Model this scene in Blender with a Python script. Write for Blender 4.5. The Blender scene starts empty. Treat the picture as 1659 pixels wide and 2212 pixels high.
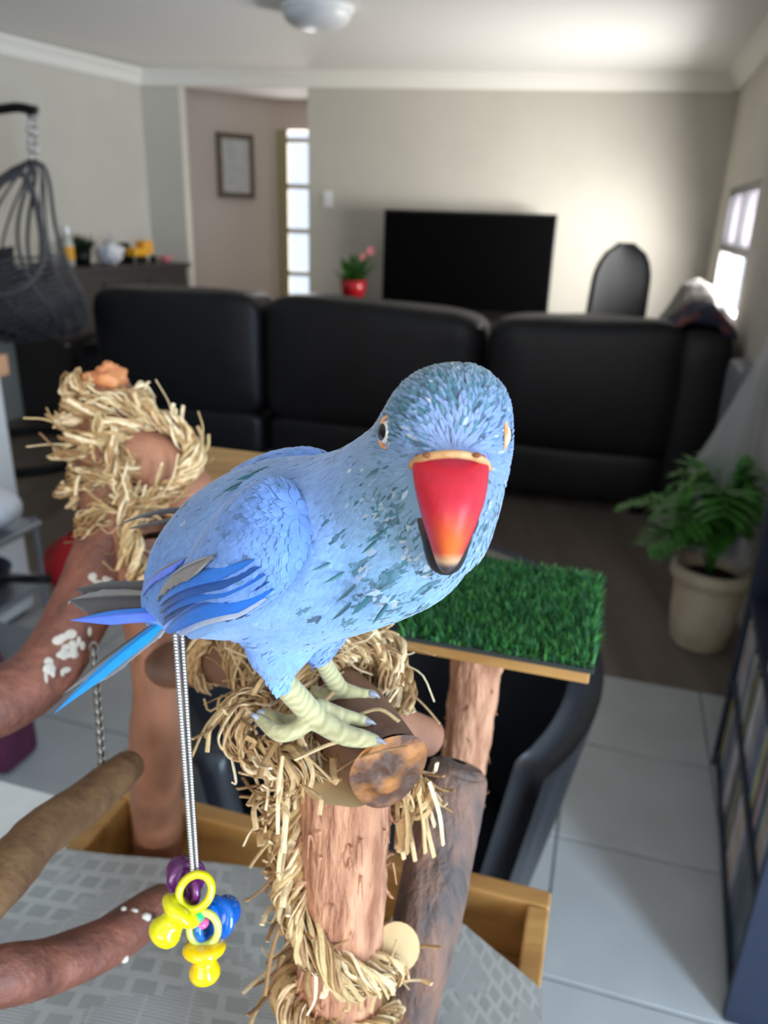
import bpy, bmesh, math, random
import numpy as np
from mathutils import Vector, Matrix, noise as mnoise

# ------------------------------------------------------------------ camera, world, lights, exposure
sc = bpy.context.scene
FPX, TH, RO, CH = 1661.0, math.radians(21.1), math.radians(1.87), 1.43
cF = np.array([0, math.cos(TH), -math.sin(TH)]); cR0 = np.array([1., 0, 0]); cU0 = np.array([0, math.sin(TH), math.cos(TH)])
cR = cR0 * math.cos(RO) + cU0 * math.sin(RO); cU = cU0 * math.cos(RO) - cR0 * math.sin(RO); cC = np.array([0, 0, CH])
cam_d = bpy.data.cameras.new('camera'); cam = bpy.data.objects.new('camera', cam_d); sc.collection.objects.link(cam)
cam_d.sensor_fit = 'VERTICAL'; cam_d.sensor_height = 36.0; cam_d.sensor_width = 27.0
cam_d.lens = 36.0 * FPX / 2212.0; cam_d.clip_start = 0.01; cam_d.clip_end = 100
M = Matrix(((cR[0], cU[0], -cF[0], 0), (cR[1], cU[1], -cF[1], 0), (cR[2], cU[2], -cF[2], CH), (0, 0, 0, 1)))
cam.matrix_world = M
cam_d.dof.use_dof = True; cam_d.dof.focus_distance = 0.238; cam_d.dof.aperture_fstop = cam_d.lens / 2.1
sc.camera = cam

def lin(c):
    return tuple(((v / 255) / 12.92 if v / 255 <= .04045 else ((v / 255 + .055) / 1.055) ** 2.4) for v in c)

world = bpy.data.worlds.new('sky'); sc.world = world; world.use_nodes = True
wn = world.node_tree.nodes; bgn = wn['Background']
bgn.inputs[0].default_value = (0.72, 0.84, 1.0, 1); bgn.inputs[1].default_value = 1.0

def area(name, loc, look, sx, sy, power, col):
    l = bpy.data.lights.new(name, 'AREA'); l.shape = 'RECTANGLE'; l.size = sx; l.size_y = sy; l.energy = power; l.color = col
    o = bpy.data.objects.new(name, l); sc.collection.objects.link(o); o.location = loc
    o.rotation_euler = (Vector(look) - Vector(loc)).to_track_quat('-Z', 'Y').to_euler(); return o
# daylight standing outside the real openings of the house
area('kitchen_door_daylight_offscreen', (1.91, -2.02, 1.15), (1.0, 0.6, 0.7), 0.72, 2.0, 150, (0.58, 0.77, 1.0))
area('kitchen_window_daylight_offscreen', (-0.75, -2.02, 1.72), (-0.4, 0.5, 1.15), 1.9, 1.1, 23, (1.0, 0.97, 0.93))
area('daylight_side_window', (2.105, 4.80, 1.29), (1.144, 5.075, 1.29), 1.2, 0.68, 110, (1.0, 0.98, 0.94))
area('daylight_hall_window', (-0.90, 8.30, 1.25), (-1.75, 7.0, 1.2), 0.5, 1.9, 26, (1.0, 0.96, 0.93))
sc.view_settings.view_transform = 'Standard'; sc.view_settings.look = 'None'
sc.view_settings.exposure = 0.56; sc.view_settings.gamma = 1.0; sc.view_settings.use_curve_mapping = False
sc.cycles.max_bounces = 8; sc.cycles.diffuse_bounces = 5; sc.cycles.transparent_max_bounces = 12
sc.cycles.sample_clamp_indirect = 4.0; sc.cycles.use_denoising = True

# ------------------------------------------------------------------ helpers
rnd = random.Random(7)
def ray(px, py):
    d = cF * FPX + cR * (px - 829.5) - cU * (py - 1106); return d / np.linalg.norm(d)
def S(px, py, s): return cC + ray(px, py) * s                       # a point of the photo at slant distance s
def AY(px, py, y): d = ray(px, py); return cC + d * y / d[1]
def AZ(px, py, z): d = ray(px, py); return cC + d * (z - CH) / d[2]
YAW = math.radians(16.0)
RT = np.array([math.cos(YAW), -math.sin(YAW), 0]); RD = np.array([math.sin(YAW), math.cos(YAW), 0]); UP = np.array([0, 0, 1.])
def nrm(v): v = np.asarray(v, float); return v / (np.linalg.norm(v) + 1e-12)
ORG = {}
def finish(o, parent, org):
    sc.collection.objects.link(o)
    if parent is not None: o.parent = parent
    ORG[o.name] = org
def empty(name, loc, label=None, cat=None, group=None):
    o = bpy.data.objects.new(name, None); o.empty_display_size = .05
    sc.collection.objects.link(o); o.location = tuple(loc); ORG[o.name] = np.array(loc, float)
    tag(o, label, cat, group); return o
def tag(o, label=None, cat=None, group=None, kind=None):
    if label: o['label'] = label
    if cat: o['category'] = cat
    if group: o['group'] = group
    if kind: o['kind'] = kind
    return o
def mk(name, V, Fc, mat, parent=None, smooth=False, cols=None, kind=None, label=None, cat=None, group=None):
    """one mesh object from world-space vertices"""
    V = np.asarray(V, float).reshape(-1, 3)
    if parent is not None: org = ORG[parent.name]; loc = None
    else:
        lo, hi = V.min(0), V.max(0); org = np.array([(lo[0] + hi[0]) / 2, (lo[1] + hi[1]) / 2, lo[2]])
    me = bpy.data.meshes.new(name); me.from_pydata((V - org).tolist(), [], [tuple(int(i) for i in f) for f in Fc]); me.update()
    if smooth: me.polygons.foreach_set('use_smooth', [True] * len(me.polygons))
    if cols is not None:
        a = me.color_attributes.new('Col', 'FLOAT_COLOR', 'POINT')
        c4 = np.ones((len(V), 4)); c4[:, :3] = np.asarray(cols)[:, :3]; a.data.foreach_set('color', c4.ravel())
    if mat: me.materials.append(mat)
    o = bpy.data.objects.new(name, me); finish(o, parent, org)
    if parent is None: o.location = tuple(org)
    tag(o, label, cat, group, kind); return o
class G:
    """geometry collector"""
    def __init__(s): s.V = []; s.F = []; s.C = []; s.n = 0
    def add(s, V, F, col=None):
        V = np.asarray(V, float).reshape(-1, 3); s.V.append(V); s.F += [tuple(i + s.n for i in f) for f in F]
        if col is not None:
            col = np.asarray(col, float); s.C.append(np.tile(col, (len(V), 1)) if col.ndim == 1 else col)
        s.n += len(V); return s
    def mk(s, name, mat, parent=None, **k):
        return mk(name, np.vstack(s.V), s.F, mat, parent, cols=np.vstack(s.C) if s.C else None, **k)
BOXF = [(0, 3, 2, 1), (4, 5, 6, 7), (0, 1, 5, 4), (1, 2, 6, 5), (2, 3, 7, 6), (3, 0, 4, 7)]
def boxv(c, sx, sy, sz, ax=(1, 0, 0), ay=(0, 1, 0), az=(0, 0, 1)):
    c = np.asarray(c, float); ax, ay, az = map(np.asarray, (ax, ay, az)); h = [sx / 2, sy / 2, sz / 2]
    return np.array([c + ax * h[0] * a + ay * h[1] * b + az * h[2] * d for d in (-1, 1) for a, b in ((-1, -1), (1, -1), (1, 1), (-1, 1))])
def rbox(c, sx, sy, sz, ax=(1, 0, 0), ay=(0, 1, 0), az=(0, 0, 1), r=.005, seg=2):
    """bevelled box (verts, faces)"""
    bm = bmesh.new(); bmesh.ops.create_cube(bm, size=1)
    for v in bm.verts: v.co = Vector((v.co.x * sx, v.co.y * sy, v.co.z * sz))
    bmesh.ops.bevel(bm, geom=list(bm.edges), offset=min(r, .49 * min(sx, sy, sz)), segments=seg, profile=.5, affect='EDGES')
    A = np.array([np.asarray(ax, float), np.asarray(ay, float), np.asarray(az, float)])
    V = np.array([tuple(v.co) for v in bm.verts]) @ A + np.asarray(c, float)
    bm.verts.index_update(); Fc = [tuple(v.index for v in f.verts) for f in bm.faces]; bm.free(); return V, Fc
def frames(P, up=(0.13, 0.31, 0.94)):
    P = np.asarray(P, float); T = np.gradient(P, axis=0); T /= np.linalg.norm(T, axis=1)[:, None] + 1e-12
    N = np.zeros_like(P); n = np.cross(T[0], up); n = nrm(n if np.linalg.norm(n) > 1e-4 else np.cross(T[0], (1, 0, 0)))
    for i in range(len(P)):
        n = nrm(n - T[i] * (n @ T[i])); N[i] = n
    return T, N, np.cross(T, N)
def smoothpath(P, n):
    """Catmull-Rom through rows (any number of columns)"""
    P = np.asarray(P, float)
    if len(P) < 3: return np.array([P[0] + (P[-1] - P[0]) * t for t in np.linspace(0, 1, n)])
    Q = np.vstack([2 * P[0] - P[1], P, 2 * P[-1] - P[-2]]); out = []
    for u in np.linspace(0, len(P) - 1 - 1e-9, n):
        i = int(u); t = u - i; a, b, c, d = Q[i:i + 4]
        out.append(.5 * (2 * b + (c - a) * t + (2 * a - 5 * b + 4 * c - d) * t * t + (3 * b - a - 3 * c + d) * t ** 3))
    return np.array(out)
def tube(P, R, seg=12, cap=True, flat=1.0, twist=0.0, rough=0.0, rs=40., seed=0):
    P = np.asarray(P, float); n = len(P); R = np.full(n, R) if np.isscalar(R) else np.asarray(R); T, N, B = frames(P); V = []
    for i in range(n):
        for k in range(seg):
            a = 2 * math.pi * k / seg + twist * i / n; r = R[i]
            if rough:
                q = P[i] * rs * .45 + np.array([math.cos(a), math.sin(a), seed]) * rs * R[i]
                r *= 1 + rough * mnoise.noise(Vector(q)) + rough * .5 * mnoise.noise(Vector(q * 3.1))
            V.append(P[i] + N[i] * math.cos(a) * r + B[i] * math.sin(a) * r * flat)
    Fc = [(i * seg + k, i * seg + (k + 1) % seg, (i + 1) * seg + (k + 1) % seg, (i + 1) * seg + k) for i in range(n - 1) for k in range(seg)]
    if cap:
        Fc.append(tuple(range(seg - 1, -1, -1))); Fc.append(tuple((n - 1) * seg + k for k in range(seg)))
    return np.array(V), Fc
def lathe(prof, c, seg=24, ax=(1, 0, 0), ay=(0, 1, 0), az=(0, 0, 1)):
    c = np.asarray(c, float); ax, ay, az = [np.asarray(a, float) for a in (ax, ay, az)]; V = []; m = len(prof)
    for r, h in prof:
        for k in range(seg):
            a = 2 * math.pi * k / seg; V.append(c + (ax * math.cos(a) + ay * math.sin(a)) * max(r, 1e-5) + az * h)
    return np.array(V), [(i * seg + k, i * seg + (k + 1) % seg, (i + 1) * seg + (k + 1) % seg, (i + 1) * seg + k) for i in range(m - 1) for k in range(seg)]
_ico = {}
def ico(sub):
    if sub not in _ico:
        bm = bmesh.new(); bmesh.ops.create_icosphere(bm, subdivisions=sub, radius=1); bm.verts.index_update()
        _ico[sub] = (np.array([tuple(v.co) for v in bm.verts]), [tuple(v.index for v in f.verts) for f in bm.faces]); bm.free()
    return _ico[sub]
def ball(c, r, sub=2, ax=(1, 0, 0), ay=(0, 1, 0), az=(0, 0, 1)):
    V, Fc = ico(sub); r = np.full(3, r) if np.isscalar(r) else np.asarray(r); A = np.array([np.asarray(a, float) for a in (ax, ay, az)])
    return (V * r) @ A + np.asarray(c, float), Fc
def torus(c, R, r, ax, ay, n=24, m=8):
    P = np.array([np.asarray(c) + np.asarray(ax) * R * math.cos(a) + np.asarray(ay) * R * math.sin(a) for a in np.linspace(0, 2 * math.pi, n + 1)[:-1]])
    az = np.cross(ax, ay); V = []
    for i in range(n):
        rad = nrm(P[i] - np.asarray(c))
        for k in range(m):
            a = 2 * math.pi * k / m; V.append(P[i] + rad * r * math.cos(a) + az * r * math.sin(a))
    return np.array(V), [(i * m + k, ((i + 1) % n) * m + k, ((i + 1) % n) * m + (k + 1) % m, i * m + (k + 1) % m) for i in range(n) for k in range(m)]

# ------------------------------------------------------------------ materials
def nmat(name): m = bpy.data.materials.new(name); m.use_nodes = True; return m, m.node_tree.nodes, m.node_tree.links, m.node_tree.nodes['Principled BSDF']
def mat(name, c, rough=.6, metal=0., c2=None, scale=20., stretch=(1, 1, 1), bump=0., bscale=None, spec=.5, trans=0., alpha=1., coat=0., detail=4., lo=.35, hi=.65, sheen=0., sss=0.):
    m, n, l, b = nmat(name); b.inputs['Roughness'].default_value = rough; b.inputs['Metallic'].default_value = metal
    b.inputs['Specular IOR Level'].default_value = spec; b.inputs['Transmission Weight'].default_value = trans; b.inputs['Alpha'].default_value = alpha
    b.inputs['Coat Weight'].default_value = coat; b.inputs['Base Color'].default_value = (*lin(c), 1); b.inputs['Sheen Weight'].default_value = sheen
    if sss: b.inputs['Subsurface Weight'].default_value = sss; b.inputs['Subsurface Radius'].default_value = (.004, .002, .001); b.inputs['Subsurface Scale'].default_value = 1.
    if c2 or bump:
        tc = n.new('ShaderNodeTexCoord'); mp = n.new('ShaderNodeMapping'); mp.inputs['Scale'].default_value = stretch; l.new(tc.outputs['Object'], mp.inputs['Vector'])
    if c2:
        nz = n.new('ShaderNodeTexNoise'); nz.inputs['Scale'].default_value = scale; nz.inputs['Detail'].default_value = detail; l.new(mp.outputs[0], nz.inputs['Vector'])
        cr = n.new('ShaderNodeValToRGB'); cr.color_ramp.elements[0].position = lo; cr.color_ramp.elements[1].position = hi
        cr.color_ramp.elements[0].color = (*lin(c), 1); cr.color_ramp.elements[1].color = (*lin(c2), 1)
        l.new(nz.outputs['Fac'], cr.inputs[0]); l.new(cr.outputs[0], b.inputs['Base Color'])
    if bump:
        n2 = n.new('ShaderNodeTexNoise'); n2.inputs['Scale'].default_value = bscale or scale; n2.inputs['Detail'].default_value = 5; l.new(mp.outputs[0], n2.inputs['Vector'])
        bp = n.new('ShaderNodeBump'); bp.inputs['Strength'].default_value = bump; bp.inputs['Distance'].default_value = .004
        l.new(n2.outputs['Fac'], bp.inputs['Height']); l.new(bp.outputs[0], b.inputs['Normal'])
    return m
def vmat(name, rough=.6, spec=.3, sheen=0., bump=0., bscale=300., stretch=(1, 1, 1), nscale=0., namt=.0):
    m, n, l, b = nmat(name); a = n.new('ShaderNodeAttribute'); a.attribute_name = 'Col'; out = a.outputs['Color']
    b.inputs['Roughness'].default_value = rough; b.inputs['Specular IOR Level'].default_value = spec; b.inputs['Sheen Weight'].default_value = sheen
    tc = n.new('ShaderNodeTexCoord'); mp = n.new('ShaderNodeMapping'); mp.inputs['Scale'].default_value = stretch; l.new(tc.outputs['Object'], mp.inputs['Vector'])
    if namt:
        nz = n.new('ShaderNodeTexNoise'); nz.inputs['Scale'].default_value = nscale; nz.inputs['Detail'].default_value = 4; l.new(mp.outputs[0], nz.inputs['Vector'])
        mr = n.new('ShaderNodeMapRange'); mr.inputs[1].default_value = .25; mr.inputs[2].default_value = .75; mr.inputs[3].default_value = 1 - namt; mr.inputs[4].default_value = 1 + namt
        mx = n.new('ShaderNodeMix'); mx.data_type = 'RGBA'; mx.blend_type = 'MULTIPLY'; mx.inputs[0].default_value = 1
        l.new(nz.outputs['Fac'], mr.inputs[0]); l.new(out, mx.inputs[6]); l.new(mr.outputs[0], mx.inputs[7]); out = mx.outputs[2]
    l.new(out, b.inputs['Base Color'])
    if bump:
        n2 = n.new('ShaderNodeTexNoise'); n2.inputs['Scale'].default_value = bscale; n2.inputs['Detail'].default_value = 3; l.new(mp.outputs[0], n2.inputs['Vector'])
        bp = n.new('ShaderNodeBump'); bp.inputs['Strength'].default_value = bump; bp.inputs['Distance'].default_value = .002
        l.new(n2.outputs['Fac'], bp.inputs['Height']); l.new(bp.outputs[0], b.inputs['Normal'])
    return m
m_wall = mat('grey_wall_paint', (192, 188, 178), .85, c2=(187, 183, 173), scale=3)
m_hall = mat('hall_paint', (226, 214, 205), .85)
m_ceil = mat('ceiling_paint', (236, 234, 230), .9)
m_trim = mat('white_trim_paint', (236, 234, 226), .6)
m_tile = mat('grey_floor_tile', (186, 186, 184), .32, c2=(178, 178, 176), scale=6, bump=.02)
m_grout = mat('grout', (130, 130, 128), .9)
m_timber = mat('dark_timber_floor', (118, 106, 96), .42, c2=(96, 84, 76), scale=7, stretch=(1, .12, 1), bump=.05)
m_leather = mat('black_leather', (15, 15, 18), .45, c2=(21, 21, 25), scale=9, bump=.25, bscale=160, spec=.35)
m_black = mat('black_plastic', (12, 12, 14), .45, spec=.3)
m_screen = mat('screen_glass', (3, 3, 4), .5, spec=.04)
m_charcoal = mat('charcoal_wicker', (86, 86, 90), .7, c2=(58, 58, 62), scale=60)
m_steel = mat('chrome', (205, 205, 205), .2, metal=1.)
m_white = mat('white_gloss', (228, 230, 232), .3)
m_bench = mat('white_benchtop', (228, 228, 226), .3, c2=(221, 221, 219), scale=30)
m_pine = mat('pine_wood', (190, 142, 78), .55, c2=(156, 108, 54), scale=16, stretch=(.25, 2.0, 2.0), bump=.15, bscale=60)
m_turfback = mat('turf_backing', (40, 44, 38), .9)

# ------------------------------------------------------------------ room shell
def wallbox(g, a, b, z0, z1, th, side=1):
    a = np.array([*a[:2], 0.]); b = np.array([*b[:2], 0.]); t = nrm(b - a); nv = np.array([-t[1], t[0], 0]) * side
    L = np.linalg.norm(b - a); g.add(boxv((a + b) / 2 + nv * th / 2 + UP * (z0 + z1) / 2, L, th, z1 - z0, t, nv, UP), BOXF)
HC = 2.4
TA = np.array([-1.98, 6.664, 0]); TT = nrm(np.array([4.529, -.605, 0])); TN = np.array([-TT[1], TT[0], 0])   # far wall, TN points away
WC = TA + TT * 4.39                                                # far right corner
def tw(s, z=0, out=0): return TA + TT * s + UP * z + TN * out
def rw(s, z=0, out=0): return WC - RD * s + UP * z + RT * out      # right wall, s grows towards us
LW = nrm(np.array([-.529, -1.111, 0]))                             # left wall runs from TA this way

g = G(); wallbox(g, tw(-.15), tw(.31), 0, HC, .12); wallbox(g, tw(1.32), tw(4.5), 0, HC, .12); wallbox(g, tw(.31), tw(1.32), 2.335, HC, .12)
g.mk('wall_back', m_wall, kind='structure')
g = G(); wallbox(g, TA, TA + LW * 5.6, 0, HC, .12, -1); g.mk('wall_left', m_wall, kind='structure')
LE = TA + LW * 5.6
g = G(); wallbox(g, LE, (LE[0], -1.9, 0), 0, HC, .12, -1); g.mk('wall_kitchen_left', m_wall, kind='structure')
# right wall: screen door opening s .62-1.62, glass door opening s 2.55-3.95
g = G()
for s0, s1, z0, z1 in ((-.12, .62, 0, HC), (.62, 1.98, 1.66, HC), (.62, 1.98, 0, .92), (1.98, 5.25, 0, HC)):
    wallbox(g, rw(s0), rw(s1), z0, z1, .10)
g.mk('wall_right', m_wall, kind='structure')
KE = rw(5.25)
g = G(); wallbox(g, KE, KE + RT * 2.9, 0, HC, .1); g.mk('wall_kitchen_far', m_wall, kind='structure')
KR = KE + RT * 2.9
g = G(); wallbox(g, KR, (KR[0], -1.9, 0), 0, HC, .1); g.mk('wall_kitchen_right', m_wall, kind='structure')
g = G()                                                            # rear wall with a door and a window, behind the camera
for x0, x1, z0, z1 in ((-4.6, -1.75, 0, HC), (-1.75, .25, 0, 1.15), (-1.75, .25, 2.3, HC), (.25, 1.53, 0, HC), (1.53, 2.29, 2.15, HC), (2.29, 4.2, 0, HC)):
    wallbox(g, (x0, -1.9), (x1, -1.9), z0, z1, .1, -1)
g.mk('wall_rear', m_wall, kind='structure')
mk('ceiling', boxv((0, 1.6, HC + .05), 9.6, 14., .1), BOXF, m_ceil, kind='structure')
# floor: timber slab in the living room, tiles with grout in the kitchen
FB = np.array([0.742, 2.248, 0])                                   # a point of the tile/timber joint
def fl(a, b, z=0): return FB + RT * a - RD * b + UP * z            # b grows towards us
g = G(); g.add(boxv(FB + RD * 3.6 - UP * .03, 9.4, 7.2, .06, RT, RD, UP), BOXF); g.mk('floor', m_timber, kind='structure')
fk = mk('floor_kitchen', boxv(FB - RD * 3. - UP * .035, 9.4, 6.0, .06, RT, RD, UP), BOXF, m_grout, kind='structure')
tl = np.linalg.norm(AZ(1255, 1480, 0)[:2]); off = (AZ(1200, 1820, 0) - FB) @ RT
tile0 = None; TS = .397
V0, F0 = rbox((0, 0, 0), TS - .006, TS - .006, .006, RT, RD, UP, r=.0015, seg=1)
for i in range(-8, 4):
    for j in range(0, 8):
        c = fl(off + (i + .5) * TS, (j + .5) * TS, -.0025)
        if c[1] < -.6 or abs(c[0]) > 2.3: continue
        if tile0 is None:
            me = bpy.data.meshes.new('tile'); me.from_pydata(V0.tolist(), [], F0); me.materials.append(m_tile); tile0 = me
        o = bpy.data.objects.new('tile', tile0); sc.collection.objects.link(o); o.parent = fk
        o.location = tuple(c - ORG[fk.name])
# cornices
def cornice(name, a, b, nin):
    a = np.asarray(a, float); b = np.asarray(b, float); nin = np.asarray(nin); prof = [(0, -.10), (.012, -.10), (.03, -.085), (.055, -.05), (.085, -.022), (.10, -.012), (.10, 0), (0, 0)]
    V = [p + nin * x + UP * (HC + z) for p in (a, b) for x, z in prof]; n = len(prof)
    mk(name, V, [(i, (i + 1) % n, n + (i + 1) % n, n + i) for i in range(n)] + [tuple(range(n)), tuple(range(2 * n - 1, n - 1, -1))], m_trim, kind='structure')
cornice('trim_1', TA, TA + LW * 5.6, np.array([-LW[1], LW[0], 0]) * (1 if (-LW[1]) > 0 else -1))
cornice('trim_2', tw(0), tw(4.39), -TN)
cornice('trim_3', rw(0), rw(5.25), -RT)
g = G(); wallbox(g, tw(1.32, 0, -.012), tw(4.39, 0, -.012), 0, .09, .012); g.mk('baseboard_back', m_trim, kind='structure')
# hall beyond the opening
HL = tw(.31, 0, .12); hall_a = tw(-.05, 0, .75); hall_b = tw(.655, 0, 1.5)
g = G(); wallbox(g, hall_a, hall_b, 0, HC, .08); wallbox(g, hall_b + TT * .60, tw(2.6, 0, 1.5), 0, HC, .08)
wallbox(g, hall_b, hall_b + TT * .60, 2.15, HC, .08); wallbox(g, tw(-.05, 0, .12), hall_a, 0, HC, .08); wallbox(g, tw(2.6, 0, 1.5), tw(2.6, 0, .12), 0, HC, .08)
g.mk('wall_hall', m_hall, kind='structure')
mk('floor_hall', boxv(tw(1.2, -.035, 1.0), 3.4, 1.9, .06, TT, TN, UP), BOXF, m_timber, kind='structure')
ht = nrm(hall_b - hall_a); hn = np.array([ht[1], -ht[0], 0])
# hall door with glazed panel in the far hall wall
m_olive = mat('olive_door_paint', (168, 162, 128), .6)
m_glass, n_, l_, b_ = nmat('window_glass')                          # thin pane: clear with a faint mirror gloss
gl_ = n_.new('ShaderNodeBsdfGlossy'); gl_.inputs['Roughness'].default_value = .02; tp_ = n_.new('ShaderNodeBsdfTransparent'); mx_ = n_.new('ShaderNodeMixShader'); mx_.inputs[0].default_value = .07
l_.new(tp_.outputs[0], mx_.inputs[1]); l_.new(gl_.outputs[0], mx_.inputs[2]); l_.new(mx_.outputs[0], n_['Material Output'].inputs['Surface'])
dh = hall_b + TT * .0
door = empty('door_1', dh); door['kind'] = 'structure'
mk('stile', boxv(dh + TT * .06 - TN * .02 + UP * 1.075, .11, .045, 2.15, TT, TN, UP), BOXF, m_olive, door)
mk('stile', boxv(dh + TT * .57 - TN * .02 + UP * 1.075, .06, .045, 2.15, TT, TN, UP), BOXF, m_olive, door)
for k in range(6):
    mk('rail', boxv(dh + TT * .325 - TN * .02 + UP * (.06 + k * .4), .43, .04, .05, TT, TN, UP), BOXF, m_trim, door)
for k in range(5):
    mk('pane', boxv(dh + TT * .325 - TN * .01 + UP * (.26 + k * .4), .43, .006, .36, TT, TN, UP), BOXF, m_glass, door)

# picture on the hall wall
pc = hall_a + (hall_b - hall_a) * .556
pr = empty('framed_picture', pc + hn * .02 + UP * 1.54, 'small framed print with brown frame on the pale hallway wall', 'picture')
m_frame = mat('brown_frame', (112, 98, 84), .6); m_print = mat('pale_print', (222, 220, 220), .8, c2=(196, 204, 202), scale=14)
pm = pc + hn * .022 + UP * 1.81
mk('print', boxv(pm, .30, .012, .46, ht, hn, UP), BOXF, m_print, pr)
for sgn in (-1, 1):
    mk('frame_bar', boxv(pm + ht * sgn * .165, .045, .03, .55, ht, hn, UP), BOXF, m_frame, pr)
    mk('frame_bar', boxv(pm + UP * sgn * .25, .30, .03, .045, ht, hn, UP), BOXF, m_frame, pr)
# light switch
sw = empty('light_switch', tw(1.475, 1.49, -.004), 'white light switch on the wall between hallway opening and television', 'switch')
mk('plate', *rbox(tw(1.475, 1.534, -.004), .075, .008, .115, TT, TN, UP, .003), m_white, sw)
mk('rocker', boxv(tw(1.475, 1.534, -.010), .022, .006, .04, TT, TN, UP), BOXF, m_white, sw)
# ceiling lamp
lc = AZ(684, 12, 2.4); lc[2] = HC
cl = empty('ceiling_light', lc - UP * .10, 'round frosted glass dome lamp on the ceiling', 'ceiling lamp')
m_dome = mat('frosted_glass', (214, 216, 218), .35, spec=.4)
V, Fc = lathe([(.175, -.025), (.17, -.05), (.15, -.075), (.11, -.095), (.06, -.107), (.001, -.11)], lc, 32); mk('glass_dome', V, Fc, m_dome, cl, smooth=True)
V, Fc = lathe([(.001, -.001), (.185, -.001), (.188, -.02), (.175, -.03), (.001, -.03)], lc, 32); mk('rim', V, Fc, m_white, cl, smooth=True)

# window in the right wall: dark frame, diamond lattice in the upper sash
m_bronze = mat('grey_aluminium', (92, 92, 96), .4, metal=.6)
sd = empty('window_1', rw(1.3, .92)); sd['kind'] = 'structure'
for s in (.65, 1.30, 1.95): mk('frame_bar', boxv(rw(s, 1.29, .03), .05, .06, .74, RD, RT, UP), BOXF, m_bronze, sd)
for z in (.945, 1.30, 1.635): mk('frame_bar', boxv(rw(1.3, z, .03), 1.26, .055, .05, RD, RT, UP), BOXF, m_bronze, sd)
m_lat = mat('lilac_grey_lattice', (196, 190, 206), .5)
for s0 in (.68, 1.33):
    g = G()
    for k in range(-9, 12):
        for sg in (1, -1):
            pts = [rw(s0 + .59 * q, z, .045) for q in np.linspace(0, 1, 80) for z in (1.33 + k * .055 + sg * .59 * q * 1.2,) if 1.325 <= z <= 1.61]
            if len(pts) > 2: g.add(*tube([pts[0], pts[-1]], .006, 4))
    g.mk('lattice', m_lat, sd)
    for z in (1.12, 1.47): mk('pane', boxv(rw(s0 + .295, z, .06), .60, .005, .30, RD, RT, UP), BOXF, m_glass, sd)

# kitchen bench
BL = AZ(285, 1735, .965); BR = AZ(1140, 1950, .965); BBk = AZ(-0, 1680, .90)
def tr(a, b, z): return np.array([BR[0], BR[1], 0]) + RT * a - RD * b + UP * z      # a along the back board (right +), b towards us
bk = (AZ(120, 1715, .9) - np.array([BR[0], BR[1], .9])) @ RD                       # bench back edge behind the tray
kb = empty('kitchen_bench', tr(-.9, .2, 0), 'white stone benchtop with white cabinet below, under the bird stand', 'kitchen bench')
mk('benchtop', *rbox(tr(-1.195, .37 - bk, .88), 2.4, .74, .04, RT, RD, UP, .003), m_bench, kb)
mk('cabinet_body', *rbox(tr(-1.28, .53 - bk, .43), 2.2, .40, .86, RT, RD, UP, .004), m_white, kb)
for k in range(4):
    mk('cabinet_panel', *rbox(tr(-.48 - k * .53, .318 - bk, .46), .52, .02, .76, RT, RD, UP, .003), m_white, kb)

# ------------------------------------------------------------------ big furniture
# sofa: three back sections seen from behind and a corner with a return along the right wall
sp = np.array([-1.765, 4.631, 0])
def sf(a, b, z): return sp + RT * a + RD * b + UP * z               # b: away from us
sofa = empty('corner_sofa', sf(1.7, .5, 0), 'long black leather corner sofa seen from behind, across the room', 'sofa')
def cushion(name, a0, a1, z0, z1a, z1b, b0, b1, bulge=.05, par=None, ax=RT, ay=RD, o=sp, m=None):
    """soft padded block: rounded superellipsoid-like grid box"""
    n1, n2 = 18, 16; V = []
    nu, nv = 28, 22
    for i in range(nu + 1):
        u = -math.pi / 2 + math.pi * i / nu
        for j in range(nv * 2):
            v = math.pi * j / nv; e1, e2 = .28, .30
            f = lambda w, e: math.copysign(abs(w) ** e, w)
            x = f(math.cos(u), e1) * f(math.cos(v), e2); y = f(math.cos(u), e1) * f(math.sin(v), e2); z = f(math.sin(u), e1)
            a = (a0 + a1) / 2 + x * (a1 - a0) / 2; top = z1a + (z1b - z1a) * (x + 1) / 2
            b = (b0 + b1) / 2 + y * (b1 - b0) / 2 + y * bulge * (1 - x * x) * (1 - z * z) * .5; zz = (z0 + top) / 2 + z * (top - z0) / 2
            zz += .012 * mnoise.noise(Vector((a * 4, b * 4, 3.))) * (1 if z > .3 else 0)
            b += .014 * mnoise.noise(Vector((a * 5, zz * 4, 1.)))
            V.append(o + ax * a + ay * b + UP * zz)
    m2 = nv * 2
    Fc = [(i * m2 + j, i * m2 + (j + 1) % m2, (i + 1) * m2 + (j + 1) % m2, (i + 1) * m2 + j) for i in range(nu) for j in range(m2)]
    return mk(name, V, Fc, m or m_leather, par, smooth=True)
secs = [(-.01, 1.085, .995, 1.01), (1.10, 2.335, 1.02, .975), (2.35, 3.33, .975, 1.0)]
for a0, a1, za, zb in secs:
    cushion('back_section', a0, a1, .30, za, zb, -.02, .30, par=sofa)
    cushion('lower_panel', a0 + .01, a1 - .01, .045, .34, .34, 0.0, .28, .02, par=sofa)
    cushion('seat_cushion', a0, a1, .12, .48, .48, .25, .98, .02, par=sofa)
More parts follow.
